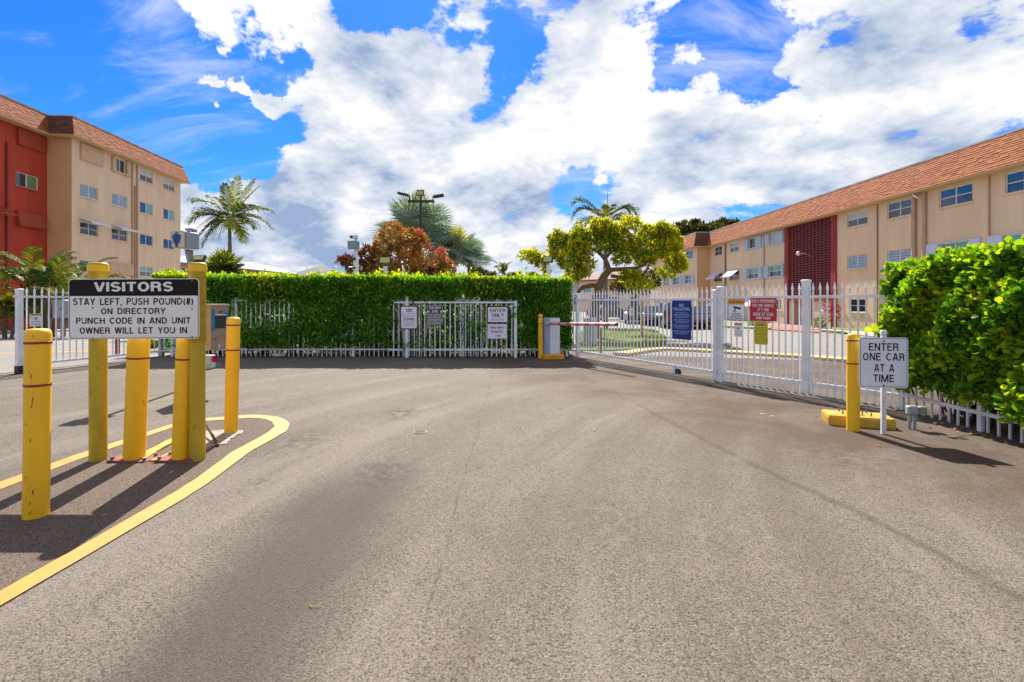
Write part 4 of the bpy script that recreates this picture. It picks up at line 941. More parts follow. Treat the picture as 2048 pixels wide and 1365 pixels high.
# fixed fence B-C-D
LF = dist(B, C); FB = fence('fence', B, C, 'white spear topped fence section between two thick posts, carrying the red and yellow signs', 'fence', 13, (1.475, .18), 1.68, .0, posts=((0, 1.655, .085), (LF, 1.72, .095)))
mb = MB(); mb.box(-.075, .03, -.065, .065, .62, 1.50); mb.build('latch_box', M['white_metal2'], FB)
mb = MB(); mb.cyl((.14, -.05, .66), (.14, .05, .66), .035, n=12); mb.cyl((.05, 0, .66), (.14, 0, .66), .012, n=8); mb.build('latch', M['grey'], FB)
LF2 = dist(C, D); FC = fence('fence', C, D, 'white spear topped fence section behind the enter one car sign', 'fence', 11, (1.475, .18), 1.68, .0, posts=((LF2, 1.5, .06),))
FD = fence('fence', D, (5.07, 2.6), 'white fence buried in the right hand hedge, its picket feet showing below', 'fence', 32, (1.40, .20), 1.55, .0, posts=((1.1, 1.2, .05), (2.6, 1.2, .05)))
# centre fence
CY = 12.72
cx0, cx1 = X(332, CY), X(1136, CY)
FE = fence('fence', (cx0, CY), (cx1, CY), 'white fence along the foot of the centre hedge, its pickets poking out under the leaves', 'fence', int((cx1-cx0)/.121), (1.435, .19), 1.50, .0,
           posts=tuple((X(px, CY)-cx0, 1.5, .07) for px in (345, 473, 707, 926)) + ((cx1-cx0-.03, .95, .07),))
PG = fence('parked_gate', (X(781, CY), CY-.19), (X(1034, CY), CY-.19), 'parked white gate panel standing in front of the centre hedge, signs hung on it', 'gate', 24, (1.385, .20), 1.37, .03,
           posts=((X(1031, CY)-X(781, CY), 1.41, .075), (X(817, CY)-X(781, CY), 1.52, .075)))
# left gate
LA, LBt = (-9.55, 9.69), (-8.72, 12.70)
LL = dist(LA, LBt); GLF = fence('sliding_gate', LA, LBt, 'white spear topped sliding gate at far left behind the yellow bollards', 'gate', 24, (1.50, .17), 1.68, .17, posts=((0, 1.64, .09),))
mb = MB(); mb.box(-.09, -.046, -.02, .02, 1.48, 1.52); mb.build('latch', M['white_metal'], GLF)
mb = MB(); mb.box(-.052, .052, -.052, .052, 0, .16); mb.build('roller_guard', M['black'], GLF)
mb = MB(); mb.bbox(-9.02, -8.92, 12.74, 12.84, 0, 1.6, .005); tag(mb.build('post', M['grey'], None), 'grey square gate post at the far end of the left gate', 'post')

# ------------------------------------------------------------------ bollards
def bollard(px, py, hgt, r, bands, label, lean=(0, 0), group='yellow bollards with red bands', plate=False, mat='bollard', scuff=0, cap=.018):
    g = G(px, py); e = empty('bollard', g, 0, label, 'bollard', group, rot=(lean[0], lean[1], random.uniform(0, 3)) if not plate else (lean[0], lean[1], 0))
    prof = [(r, 0)] + [(r, z) for z in (.3, .6)] + [(r, hgt-cap*2.2), (r*.97, hgt-cap*1.1), (r*.84, hgt-cap*.3), (r*.5, hgt), (.001, hgt)]
    mb = MB(); mb.lathe(prof, 28); mb.build('sleeve', M[mat], e)
    for z in bands:
        t = .008; mb = MB(); mb.lathe([(r+.0015, z-t), (r+.003, z-t+.001), (r+.003, z+t-.001), (r+.0015, z+t)], 28); mb.build('red_band', M['band_red'], e)
    if plate:
        mb = MB(); mb.bbox(-.17, .17, -.10, .10, .002, .02, .004); pl = mb.build('base_plate', M['rust'], e)
        for (a, b) in ((-.14,-.07),(.14,-.07),(-.14,.07),(.14,.07)):
            mb = MB(); mb.cyl((a, b, .02), (a, b, .045), .014, n=6, smooth=False); mb.build('bolt', M['steel'], pl)
    return e, g
def zt(py, d): return Z(py, d)
e1, g1 = bollard(72, 1033, 1.225, .068, [1.225-.09, 1.225-.365], 'nearest yellow bollard at bottom left with two red bands and black scuffs', lean=(0, R(.7)))
rs = random.Random(3)
mb = MB()
for k in range(16):       # scuffs rubbed onto the sleeve
    th = R(-75+rs.gauss(0, 7)); z = rs.choice([rs.uniform(.75, 1.2), rs.uniform(.45, .9), rs.uniform(.02, .2)]); w_, h_ = rs.uniform(.03, .14), rs.uniform(.004, .025)
    n = 5; top = [(.0692*math.cos(th+w_*(i/n-.5)), .0692*math.sin(th+w_*(i/n-.5)), z+h_*rs.uniform(.5, 1)) for i in range(n+1)]; bt = [(.0692*math.cos(th+w_*(i/n-.5)), .0692*math.sin(th+w_*(i/n-.5)), z-h_*rs.uniform(0, .5)) for i in range(n+1)]
    mb.add(top+bt, [(i, i+1, n+2+i, n+1+i) for i in range(n)])
e1.rotation_euler[2] = 0; mb.build('scuff_marks', pmat('rubber_scuff', (.30, .16, .01), (.10, .055, .01), 60, .6), e1)
bollard(268.5, 920, 1.19, .083, [.905], 'yellow bollard on a rusty base plate under the visitors sign, the left one of two', lean=(0, R(2.2)), plate=True)
bollard(361, 920, 1.16, .072, [.895], 'leaning yellow bollard on a rusty base plate just left of the right sign post', lean=(0, R(2.6)), plate=True)
bollard(462, 866, 1.235, .066, [1.235-.085, 1.235-.35], 'yellow bollard standing alone on broken concrete near the island tip', lean=(0, R(1.2)))
bollard(1706, 861, 1.055, .062, [1.055-.075, 1.055-.325], 'yellow bollard beside the white enter one car sign', lean=(0, R(-.4)))
bollard(1081, 717, .98+.115, .060, [1.02, .86], 'thin yellow bollard beside the white barrier cabinet')

# ------------------------------------------------------------------ visitors sign on two posts
vs_ = empty('visitors_sign', G(296, 920), 0, 'large black and white visitors sign mounted on two thick olive yellow posts', 'sign'); O = vs_.location.copy()
for (px, r, ztop, name) in ((196.5, .066, 1.745, 'post'), (395, .062, 1.745, 'post')):
    c = G(px, 921) - O; mb = MB(); j = 1.07 if px < 300 else 1.05
    prof = [(r, 0), (r, .4), (r, .7), (r, j-.012), (r*1.0, j), (r*1.08, j+.003), (r*1.08, ztop-.085), (r*1.17, ztop-.08), (r*1.17, ztop-.02), (r*1.08, ztop-.006), (r*.9, ztop), (.001, ztop)]
    mb.lathe(prof, 28, c=(c.x, c.y)); po = mb.build('post', M['post_olive'], vs_)
    q = MB(); q.lathe([(r*1.172, ztop-.078), (r*1.178, ztop-.07), (r*1.178, ztop-.03), (r*1.172, ztop-.022)], 28, c=(c.x, c.y)); q.build('cap_rim', M['bollard'], po)
pd = 4.43-.125; pw, ph = 261.5*pd/FPX, 120.5*pd/FPX; pc = P(268, 618, pd) - O
panel = empty('sign_face_holder')
bpy.data.objects.remove(panel)
mb = MB(); rpanel(mb, pw, ph, .035, -.0015, .0015); pn = mb.build('sign_panel', M['sign_white'], vs_); pn.location = pc; pn.rotation_euler = (0, R(-.25), 0)
bl = MB(); u = pw/262     # metres per photo pixel on the panel
hb = [(a, b) for a, b in rrect(pw-3*u, ph-3*u, .030, 6) if b > ph/2-34*u]; zb = ph/2-34.5*u
hb = [(pw/2-1.5*u, zb)] + hb + [(-pw/2+1.5*u, zb)]
bl.add([(a, -.0022, b) for a, b in hb], [tuple(range(len(hb)))]); rring(bl, pw-3*u, ph-3*u, .030, 1.1*u, -.0021)
bl.build('black_header', M['sign_black'], pn)
tx = MB(); put_text(tx, 'VISITORS', 0, ph/2-25.5*u, 157*u, 18.5*u, -.0035, .03); tx.build('lettering', M['sign_white'], pn)
tx = MB()
for (t, cx_, base, w_, h_) in (('STAY LEFT, PUSH POUND(#)', -1, 52.5, 241, 13.5), ('ON DIRECTORY', -1, 71, 129, 12.2), ('PUNCH CODE IN AND UNIT', -1, 90.3, 229, 12.4), ('OWNER WILL LET YOU IN', -1, 110, 215, 12.6)):
    put_text(tx, t, cx_*u, ph/2-base*u, w_*u, h_*u, -.0030, .006)
tx.build('lettering', M['sign_black'], pn)
mb = MB()
for (a, b) in ((-82,58),(117,54.5),(-82,-58),(117,-56.5),(-82,2),(117,-1)): mb.cyl((a*u, -.007, b*u), (a*u, -.0015, b*u), .006, n=8)
mb.build('bolt', M['steel'], pn)

# ------------------------------------------------------------------ enter one car sign
g = G(1766, 868); es = empty('enter_sign', g, R(-9), 'white sign reading enter one car at a time on a slim white post', 'sign')
mb = MB(); w_ = .022; mb.box(-w_, w_, -.008, .008, 0, 1.06); mb.box(-w_, -w_+.008, -.02, -.008, 0, 1.06); mb.box(w_-.008, w_, -.02, -.008, 0, 1.06); mb.bbox(-w_-.006, w_+.006, -.028, .014, 1.06, 1.10, .006); mb.build('post', M['white_metal'], es)
sw, sh = .468, .53; sc_ = Z(725, g.y)
mb = MB(); rpanel(mb, sw, sh, .028, -.0015, .0015); sp_ = mb.build('sign_panel', M['sign_blueish'], es); sp_.location = (-.012, -.032, sc_)
tx = MB(); rring(tx, sw-.02, sh-.02, .022, .005, -.0022); tx.build('blue_border', M['ink_blue'], sp_)
tx = MB(); k = sh/97
for t, b_, w_, h_ in (('ENTER', 25.5, 52, 14.5), ('ONE CAR', 44.5, 73, 14.5), ('AT A', 66, 35, 14.5), ('TIME', 86, 36, 14.5)): put_text(tx, t, 0 if t != 'AT A' else 1*k, sh/2-b_*k, w_*k, h_*k, -.003, .004)
tx.build('lettering', M['sign_black'], sp_)
mb = MB()
for z in (sh/2-.038, -sh/2+.026): mb.cyl((0, -.009, z), (0, -.0015, z), .008, n=8)
mb.build('bolt', M['rust'], sp_)

# yellow concrete pad with pipe and bolts
pg = G(1728, 853); pd_ = empty('equipment_pad', (pg.x, pg.y+.12, 0), R(-20), 'low yellow painted concrete block with bolts and a pipe stub behind the right bollard', 'pad')
mb = MB(); rr = random.Random(5); ring0, ring1 = [], []
for i in range(40):
    t = i/40*4; sgn = int(t); f = t-sgn; a = [(-.32+.64*f,-.18),(.32,-.18+.36*f),(.32-.64*f,.18),(-.32,.18-.36*f)][sgn]
    c = (.5-abs(f-.5))*2; sh_ = .02*(1-min(1, c*5)); ring0.append((a[0]*(1.0), a[1])); ring1.append((a[0]*(1-.03-sh_)+rr.uniform(-.006, .006), a[1]*(1-.05-sh_)+rr.uniform(-.006, .006)))
n = 40; mb.add([(a, b, 0) for a, b in ring0] + [(a, b, .085+rr.uniform(-.004, .004)) for a, b in ring0] + [(a, b, .11) for a, b in ring1], [(i, (i+1) % n, n+(i+1) % n, n+i) for i in range(n)] + [(n+i, n+(i+1) % n, 2*n+(i+1) % n, 2*n+i) for i in range(n)] + [tuple(range(2*n, 3*n))])
mb.build('block', M['kerb_yellow'], pd_)
mb = MB(); mb.cyl((-.02, .02, .11), (-.02, .02, .24), .018, n=12); mb.cyl((-.02, .02, .105), (-.02, .02, .135), .03, n=12); mb.build('pipe_stub', M['cream'], pd_)
for (a, b) in ((-.15,-.06),(.12,-.08),(.12,.1),(-.15,.1),(.05,-.02)): mb = MB(); mb.cyl((a, b, .10), (a, b, .15), .008, n=8); mb.build('bolt', M['steel'], pd_)
# junction box on two conduits
cg = G(1822, 858); jb = empty('junction_box', cg, R(-15), 'small grey electrical box on two short conduits by the hedge', 'electrical box')
for a in (-.018, .03): mb = MB(); mb.tube([(a, 0, -.0), (a+.004, 0, .1), (a+.012, 0, .19)], .017, n=10); mb.build('conduit', M['grey'], jb)
mb = MB(); mb.bbox(-.045, .065, -.035, .035, .17, .255, .012); mb.build('box', M['grey'], jb)
mb = MB(); mb.bbox(.067, .145, -.02, .05, .165, .25, .01); mb.build('side_box', pmat('green_grey', (.25, .27, .2), None, 5, .6), jb)

# ------------------------------------------------------------------ barrier gate
bg_ = empty('barrier_gate', (1.03, 12.45, 0), 0, 'white and blue barrier cabinet on a yellow base with its red and white boom lowered', 'barrier gate')
bw0, bw1 = X(1087, 12.3)-1.03, X(1120, 12.3)-1.03; hx = X(1100, 12.3)-1.03
mb = MB(); poly = [(bw0, -.02), (hx, -.17), (bw1, -.12), (bw1+.01, .15), (bw0+.02, .2)]
mb.prism(poly, .11, .985, lambda a, b, z: (a, b, z)); mb.prism([(a*.97, b*.97) for a, b in poly], .985, 1.0, lambda a, b, z: (a, b, z)); mb.build('cabinet', M['cabinet_white'], bg_)
mb = MB(); mb.add([(bw0-.002, -.023, .115), (hx-.002, -.174, .115), (hx-.002, -.174, .98), (bw0-.002, -.023, .98)], [(0,1,2,3)]); mb.build('side_door', M['cabinet_blue'], bg_)
mb = MB(); mb.cyl((bw0+.10, -.10, .66), (bw0+.10, -.12, .66), .012, n=8); mb.build('lock', M['black'], bg_)
mb = MB(); mb.bbox(bw0-.02, bw1+.10, -.26, .26, 0, .11, .03); mb.build('base', pmat('base_orange', (.68, .30, .01), (.5, .22, .01), 8, .7), bg_)
b0 = Vector((hx-.03, -.24, .865)); b1 = Vector((2.13-1.03, 10.24-12.45, .935)); dv = (b1-b0).normalized()
mb = MB(); mb.cyl(b0, b1, .036, n=14); bm = mb.build('boom', M['pinkwhite'], bg_)
mb = MB(); mb.cyl(b1, b1+dv*.03, .037, n=14); mb.build('end_cap', M['black'], bm)
mb = MB(); mb.cyl(b0-dv*.12, b0+dv*.02, .045, n=14); mb.cyl(b0-dv*.02+Vector((0, .12, 0)), b0-dv*.02, .03, n=10); mb.build('hub', M['cabinet_blue'], bm)
nb = 7
mb = MB()
for k in range(nb): s_ = b0.lerp(b1, (k+.15)/nb); t_ = b0.lerp(b1, (k+.55)/nb); mb.cyl(s_, t_, .0368, n=14, caps=False)
mb.build('red_stripes', pmat('boom_red', (.56, .15, .16), None, 5, .4), bm)

# ------------------------------------------------------------------ directory kiosk and camera mast (left)
th_ = R(47); fe = Vector((math.cos(th_), math.sin(th_), 0)); fn_ = Vector((-math.sin(th_), math.cos(th_), 0)); F0 = Vector((X(421.5, 7.5), 7.5, 0)); kg = F0 + fe*.12 + fn_*.175
ki = empty('directory_kiosk', kg, th_, 'weathered entry directory box with blue side flanges and a dark screen on a pedestal', 'entry kiosk')
kz = lambda py: Z(py, 7.58)
K0, K1 = -.12, .123
mb = MB(); mb.cyl((-.12, .22, 0), (-.12, .22, .80), .04, n=14); mb.box(-.16, .1, .16, .19, .72, .76); mb.build('pedestal', M['rust'], ki)
mb = MB(); mb.box(K0, K1, -.175, .175, kz(700), kz(611)); mb.build('case', M['wood_yellow'], ki)
mb = MB(); mb.box(K0+.006, K1-.003, -.186, -.176, kz(699), kz(613)); fp = mb.build('front_plate', M['panel_brown'], ki)
mb = MB(); mb.box(K0-.01, K1+.012, -.20, .185, kz(611)+.001, kz(609)+.004); mb.build('lid', M['cream'], ki)
ku = (K1-K0)/36
for (a, b, c, d) in ((0.5, 7, 619, 661), (29, 35.5, 625, 657)):
    mb = MB(); mb.box(K0+a*ku, K0+b*ku, -.20, -.187, kz(d), kz(c)); mb.build('blue_flange', M['flange_blue'], fp)
mb = MB(); mb.box(K0+7.2*ku, K0+28.8*ku, -.192, -.187, kz(657), kz(631.5)); mb.build('screen', M['black'], fp)
mb = MB(); mb.box(K0+7*ku, K0+29*ku, -.215, -.187, kz(631.3), kz(628.5)); mb.build('screen_hood', M['cream'], fp)
mb = MB(); mb.cyl((K0+19*ku, -.186, kz(624)), (K0+19*ku, -.20, kz(624)), .014, n=10); mb.cyl((K0+9*ku, -.186, kz(678)), (K0+9*ku, -.196, kz(678)), .011, n=10); mb.build('lock', M['black'], fp)
mb = MB(); mb.box(K0+15*ku, K0+17.5*ku, -.190, -.187, kz(697), kz(689)); mb.build('paint_chip', M['cream'], fp)
# small box with red corner on ground behind
tg = G(417, 738); tb = empty('waste_tin', tg, 0, 'small tan box with a red and white corner on the ground behind the kiosk', 'box')
mb = MB(); mb.bbox(-.13, .06, 0, .15, .0, .28, .01); mb.build('body', M['cream'], tb)
mb = MB(); mb.box(.062, .115, .0, .1, .14, .27); mb.build('red_corner', M['tail'], tb)
mb = MB(); mb.box(.062, .10, .0, .1, .02, .138); mb.build('white_corner', M['plastic_white'], tb)
# camera mast
cd_ = 8.2; cg = Vector((X(380, cd_), cd_, 0)); cm = empty('camera_mast', cg, 0, 'grey pole behind the right sign post carrying a cream box with a blue shield', 'camera mast')
mx = lambda px: X(px, cd_)-cg.x; mz = lambda py: Z(py, cd_)
mb = MB(); mb.box(-.03, .03, -.02, .04, 0, mz(500)); mb.build('pole', M['panel_brown'], cm)
mb = MB(); mb.add([(mx(371),-.03,mz(499)),(mx(378),-.03,mz(499)),(mx(384),-.03,mz(540)),(mx(379),-.03,mz(540)),(mx(371),.02,mz(499)),(mx(378),.02,mz(499)),(mx(384),.02,mz(540)),(mx(379),.02,mz(540))], [(0,1,2,3),(4,7,6,5),(0,3,7,4),(1,5,6,2)]); mb.build('brace', M['grey'], cm)
mb = MB(); mb.bbox(mx(356), mx(380), -.16, .08, mz(497), mz(464), .008); cb = mb.build('box', M['cream'], cm)
mb = MB(); mb.bbox(mx(380.3), mx(390), -.12, .12, mz(498), mz(466), .01); mb.build('grey_box', M['grey'], cm)
mb = MB(); mb.bbox(mx(371), mx(387), -.02, .1, mz(463.5), mz(457), .006); mb.build('top_box', M['greyblue'], cm)
mb = MB()
for py in (470, 478, 486, 493): mb.box(mx(352.5), mx(355.5), -.13, -.07, mz(py+2.2), mz(py-2.2))
mb.build('hinges', M['steel'], cb)
sx, sz = mx(366.5), mz(481); k = cd_/FPX
shp = [(0,-13),(3,-10),(6,-5),(7.6,1),(8.4,8),(5,8.8),(3,10.5),(0,11),(-3,10.5),(-5,8.8),(-8.4,8),(-7.6,1),(-6,-5),(-3,-10)]
mb = MB(); mb.prism([(sx+a*k, sz+b*k) for a, b in shp], -.161, -.167, lambda a, z, y: (a, y, z)); mb.build('shield', M['shield_blue'], cb)
mb = MB(); mb.cyl((sx, -.161, sz+12*k), (sx, -.17, sz+12*k), 3*k, n=14); mb.build('green_disc', M['green'], cb)
mb = MB(); mb.cyl((sx, -.161, sz-14*k), (sx, -.17, sz-14*k), 2.6*k, n=14); mb.build('lock', M['rust'], cb)

# ------------------------------------------------------------------ floodlights, camera poles, light mast
def floodlight(px, top, d, label, white=True, tilt=55, head=(.16,.10), base_py=None, yaw=0):
    e = empty('floodlight', (X(px, d), d, gz(d)), yaw, label, 'floodlight', 'small floodlights on white posts'); h = Z(top, d)-gz(d)
    mb = MB(); mb.bbox(-.05, .05, -.05, .05, 0, h-.16, .005); mb.build('post', M['white_metal'] if white else M['grey'], e)
    mb = MB(); mb.cyl((0,0,h-.16), (0,0,h-.06), .02, n=8); mb.box(-.08,.08,-.015,.015,h-.08,h-.05); mb.build('bracket', M['black'], e)
    rt = Matrix.Rotation(R(tilt), 3, 'X'); mb = MB(); mb.cbox((0,-.03,h), (head[0], .045, head[1]), Matrix.Rotation(R(-tilt), 3, 'X')); hd = mb.build('lamp_head', M['black'], e)
    c = Vector((0,-.03,h)) + Matrix.Rotation(R(-tilt), 3, 'X') @ Vector((0,-.047,0)); mb = MB(); mb.cbox(c, (head[0]*.85, .004, head[1]*.8), Matrix.Rotation(R(-tilt), 3, 'X')); mb.build('lens', M['lamp_glass'], hd)
    return e
floodlight(771, 522, 14.2, 'small black floodlight on a white post in front of the red croton, facing the drive', tilt=20)
floodlight(1097, 520, 14.4, 'small black floodlight on a white post beside the yellow green tree', tilt=15, yaw=R(-25), head=(.14,.09))
floodlight(400, 518, 13.6, 'small black floodlight just right of the cream box with the blue shield', tilt=40, head=(.15,.10))
# security camera pole
d = 14.0; e = empty('camera_pole', (X(712, d), d, 0), 0, 'white pole with a security camera and grey box above the centre hedge', 'camera pole')
qx = lambda px: X(px, d)-X(712, d); qz = lambda py: Z(py, d)
mb = MB(); mb.cyl((0,0,0), (0,0,qz(520)), .075, n=16); mb.cyl((0,0,qz(520)), (0,0,qz(498)), .055, .05, n=16); mb.build('pole', M['white_metal'], e)
mb = MB(); mb.bbox(qx(698), qx(718), -.14, .06, qz(499), qz(483), .01); mb.build('grey_box', M['greyblue'], e)
mb = MB(); mb.box(qx(710), qx(715), -.03, .03, qz(483), qz(471)); mb.cbox((qx(708), -.05, qz(475)), (.075, .10, .04)); cmr = mb.build('camera', M['cabinet_white'], e)
mb = MB(); mb.cyl((qx(706), -.15, qz(476)), (qx(706), -.165, qz(476)), .035, n=12); mb.build('lens', M['black'], cmr)
for (px, py) in ((708, 519), (701, 538)):
    mb = MB(); mb.cyl((0, -.06, qz(py)+.02), (qx(px), -.14, qz(py)), .03, .055, n=12); mb.build('dome_camera', M['black'], e)
# tall light mast
d = 26.0; z0 = gz(d); e = empty('light_mast', (X(841.5, d), d, z0), 0, 'tall black light mast with three flood heads on a cross arm', 'street lamp')
qx = lambda px: X(px, d)-X(841.5, d); qz = lambda py: Z(py, d)-z0
mb = MB(); mb.cyl((0,0,0), (0,0,qz(393)), .085, .06, n=14); mb.build('pole', M['black'], e)
mb = MB(); mb.box(qx(815.5), qx(868.5), -.06, .06, qz(405.5), qz(401)); mb.build('cross_arm', M['black'], e)
mb = MB(); mb.box(qx(818), qx(820), -.04, .04, qz(401), qz(393)); mb.cbox((qx(807), -.05, qz(389.5)), (.28, .16, .05), Matrix.Rotation(R(13), 3, 'Y')); mb.box(qx(812.5), qx(815.5), -.05, .05, qz(390), qz(388)); mb.build('flood_head', M['black'], e)
mb = MB(); mb.box(qx(865), qx(867), -.04, .04, qz(401), qz(393)); mb.cbox((qx(878), -.05, qz(393)), (.26, .16, .055), Matrix.Rotation(R(-10), 3, 'Y')); mb.build('flood_head', M['black'], e)
mb = MB(); mb.cbox((0, -.1, qz(387)), (.19, .05, .16), Matrix.Rotation(R(-25), 3, 'X')); hd = mb.build('flood_head', M['black'], e)
mb = MB()
for k in (-1, 0, 1): mb.cbox((k*.105, -.155, qz(387.2)), (.045, .006, .125), Matrix.Rotation(R(-25), 3, 'X'))
mb.build('lens', M['lamp_glass'], hd)

# ------------------------------------------------------------------ signs on the fences
def sign_on(px0, px1, py0, py1, d, yaw, name, label, m, r=.02, frame=None, fm=None, w=None, h=None):
    c = P((px0+px1)/2, (py0+py1)/2, d); w = w or (px1-px0)*d/FPX; h = h or (py1-py0)*d/FPX
    mb = MB(); e = None
    rpanel(mb, w, h, r, -.0015, .0015); e = mb.build(name, M[m]); e.location = c; e.rotation_euler = (0, 0, yaw); tag(e, label, 'sign')
    if frame:
        mb = MB(); mb.box(-w/2-frame, w/2+frame, .002, .012, -h/2-frame, h/2+frame); mb.build('backboard', M[fm], e)
    return e, w, h
d = 12.49
e, w, h = sign_on(802.5, 833.5, 614, 657, d, 0, 'condominium_sign', 'white 5300 sign with a red oval logo and maroon backing board on the parked gate', 'sign_blueish', .03, .03, 'maroon')
u = h/43
mb = MB(); mb.add([(6.5*u*math.cos(t*math.pi/12), -.003, h/2-7*u+3.2*u*math.sin(t*math.pi/12)) for t in range(24)], [tuple(range(24))]); ov = mb.build('red_oval', M['ink_red'], e)
mb = MB()
for sx in (-1, 1): mb.add([(sx*2.2*u+1.6*u*math.cos(t*math.pi/6)*1.2, -.004, h/2-7*u+1.3*u*math.sin(t*math.pi/6)+sx*.2*u) for t in range(12)], [tuple(range(12))])
mb.build('oval_mark', M['sign_white'], ov)
mb = MB(); put_text(mb, 'Beverly Hills', 0, h/2-15.5*u, 26*u, 3.2*u, -.003, .0)
dashes(mb, 0, h/2-19.5*u, 25*u, 1.6*u, -.003, 2); mb.build('lettering', M['greyblue'], e)
mb = MB(); put_text(mb, '5300', 0, h/2-27.5*u, 22.5*u, 5.8*u, -.003, .02); mb.build('number', M['maroon'], e)
mb = MB()
for k, z in enumerate((31.5, 35, 38.5)): dashes(mb, 0, h/2-z*u, 23*u, 1.3*u, -.003, 5+k)
mb.build('small_print', M['ink_blue'], e)
e, w, h = sign_on(854, 885.5, 610.5, 651, d, 0, 'tow_away_sign', 'dark blue tow-away zone sign full of white lettering, hung on the parked gate panel', 'sign_dark', .01)
u = h/40.5; mb = MB(); rring(mb, w-.01, h-.01, .01, .006, -.0022); put_text(mb, 'TOW-AWAY', 0, h/2-8*u, 24*u, 5.2*u, -.003, .02); put_text(mb, 'ZONE', 0, h/2-15*u, 13*u, 5*u, -.003, .02)
for k, z in enumerate((19.5, 23, 26.5, 30, 33)): dashes(mb, 0, h/2-z*u, 27*u, 2*u, -.003, 11+k)
for sx in (-1, 1):
    mb.quad((sx*12.5*u-1.6*u,-.003,h/2-15*u),(sx*12.5*u+1.6*u,-.003,h/2-15*u),(sx*12.5*u+1.6*u,-.003,h/2-11*u),(sx*12.5*u-1.6*u,-.003,h/2-11*u))
dashes(mb, 0, h/2-38*u, 27*u, 3*u, -.003, 31); mb.build('lettering', M['sign_white'], e)
e, w, h = sign_on(976, 1014.5, 615, 644.5, d, 0, 'enter_only_sign', 'white enter only visitors sign on a maroon board near the end of the gate panel', 'sign_blueish', .02, .035, 'maroon')
u = h/29.5; mb = MB(); put_text(mb, 'ENTER', 0, h/2-9.8*u, 31*u, 6.8*u, -.003, .015); put_text(mb, 'ONLY', 0, h/2-19.2*u, 24*u, 6.8*u, -.003, .015); mb.build('lettering', M['maroon'], e)
mb = MB(); put_text(mb, 'VISITORS', 0, h/2-27.2*u, 27*u, 4.4*u, -.003, 0); mb.build('lettering', M['grey'], e)
e, w, h = sign_on(975, 1013, 649, 677.5, d, 0, 'two_way_sign', 'white two-way traffic sign with a red arrow, below the enter only sign', 'sign_blueish', .01)
u = h/28.5; mb = MB(); put_text(mb, 'TWO-WAY', 0, h/2-9*u, 30*u, 5*u, -.003, .02); put_text(mb, 'TRAFFIC', 0, h/2-17.5*u, 25*u, 5*u, -.003, .02)
mb.add([(-4*u,-.003,h/2-22.6*u),(3*u,-.003,h/2-22.6*u),(3*u,-.003,h/2-23.9*u),(-4*u,-.003,h/2-23.9*u),(3*u,-.003,h/2-21*u),(8*u,-.003,h/2-23.2*u),(3*u,-.003,h/2-25.4*u)], [(0,1,2,3),(4,5,6)]); mb.build('lettering', M['ink_red'], e)
# right gate / fence signs sit on the face turned to the road
def on_line(p, q, px, off):
    """point where the pixel column meets the fence line p-q, moved off towards the road"""
    p = Vector((p[0], p[1])); q = Vector((q[0], q[1])); a = (q-p).normalized(); u = (px-HX)/FPX; t = (u*p.y-p.x)/(a.x-u*a.y); c = p+a*t; n = Vector((a.y, -a.x))
    return c + n*off, math.atan2(a.y, a.x), t
def fence_sign(p, q, px0, px1, py0, py1, name, label, m, r=.012, off=.035, w=None):
    c0, yaw, t0 = on_line(p, q, px0, off); c1, _, t1 = on_line(p, q, px1, off); w = abs(t1-t0); c = (c0+c1)/2; dm = c.y
    z1, z0 = Z(py0, dm), Z(py1, dm); mb = MB(); rpanel(mb, w, z1-z0, r, -.0015, .0015); e = mb.build(name, M[m]); e.location = (c.x, c.y, (z0+z1)/2); e.rotation_euler = (0, 0, yaw); tag(e, label, 'sign')
    return e, w, z1-z0
GP, GQ = (1.40, 12.86), (3.56, 8.70)
e, w, h = fence_sign(GP, GQ, 1347, 1385.5, 601.5, 679.5, 'no_tailgating_sign', 'tall navy blue no tailgating sign on the sliding gate', 'sign_navy')
u = h/78; mb = MB(); put_text(mb, 'NO', 0, h/2-12.5*u, w*.24, 6*u, -.003, .02); put_text(mb, 'TAILGATING', 0, h/2-20*u, w*.86, 6*u, -.003, .02)
for k, z in enumerate((25.5, 28.5, 31.5, 34.5, 39, 42, 45, 50, 53, 56, 61.5, 64.5, 67.5)): dashes(mb, 0, h/2-z*u, w*(.8 if k % 3 else .62), 1.5*u, -.003, 60+k)
mb.build('lettering', pmat('pale_blue_print', (.42, .55, .85), None, 5, .4), e)
e, w, h = fence_sign(B, C, 1458.5, 1492, 598, 640.5, 'security_sign', 'white security notice sign with an orange top band and a camera picture', 'sign_blueish')
u = h/42; mb = MB(); mb.add([(-w/2+.01,-.002,h/2-.01),(w/2-.01,-.002,h/2-.01),(w/2-.01,-.002,h/2-11.5*u),(-w/2+.01,-.002,h/2-11.5*u)], [(0,1,2,3)]); mb.build('orange_band', M['sign_orange'], e)
mb = MB(); rring(mb, w-.004, h-.004, .012, .006, -.0022); put_text(mb, 'SECURITY NOTICE', 0, h/2-9*u, w*.86, 5*u, -.003, .01)
put_text(mb, 'THIS PROPERTY', 0, h/2-31*u, w*.56, 2.6*u, -.003, .02); put_text(mb, 'IS PROTECTED BY', 0, h/2-35.2*u, w*.64, 2.6*u, -.003, .02); put_text(mb, 'VIDEO SURVEILLANCE', 0, h/2-39.4*u, w*.8, 2.6*u, -.003, .02)
mb.add([(-.06,-.003,h/2-14.5*u),(-.055,-.003,h/2-17.5*u),(.075,-.003,h/2-21.5*u),(.085,-.003,h/2-17.5*u)], [(0,1,2,3)]); mb.add([(-.03,-.003,h/2-18.4*u),(-.045,-.003,h/2-26*u),(-.02,-.003,h/2-26*u),(-.008,-.003,h/2-19.2*u)], [(0,1,2,3)])
mb.build('lettering', M['sign_black'], e)
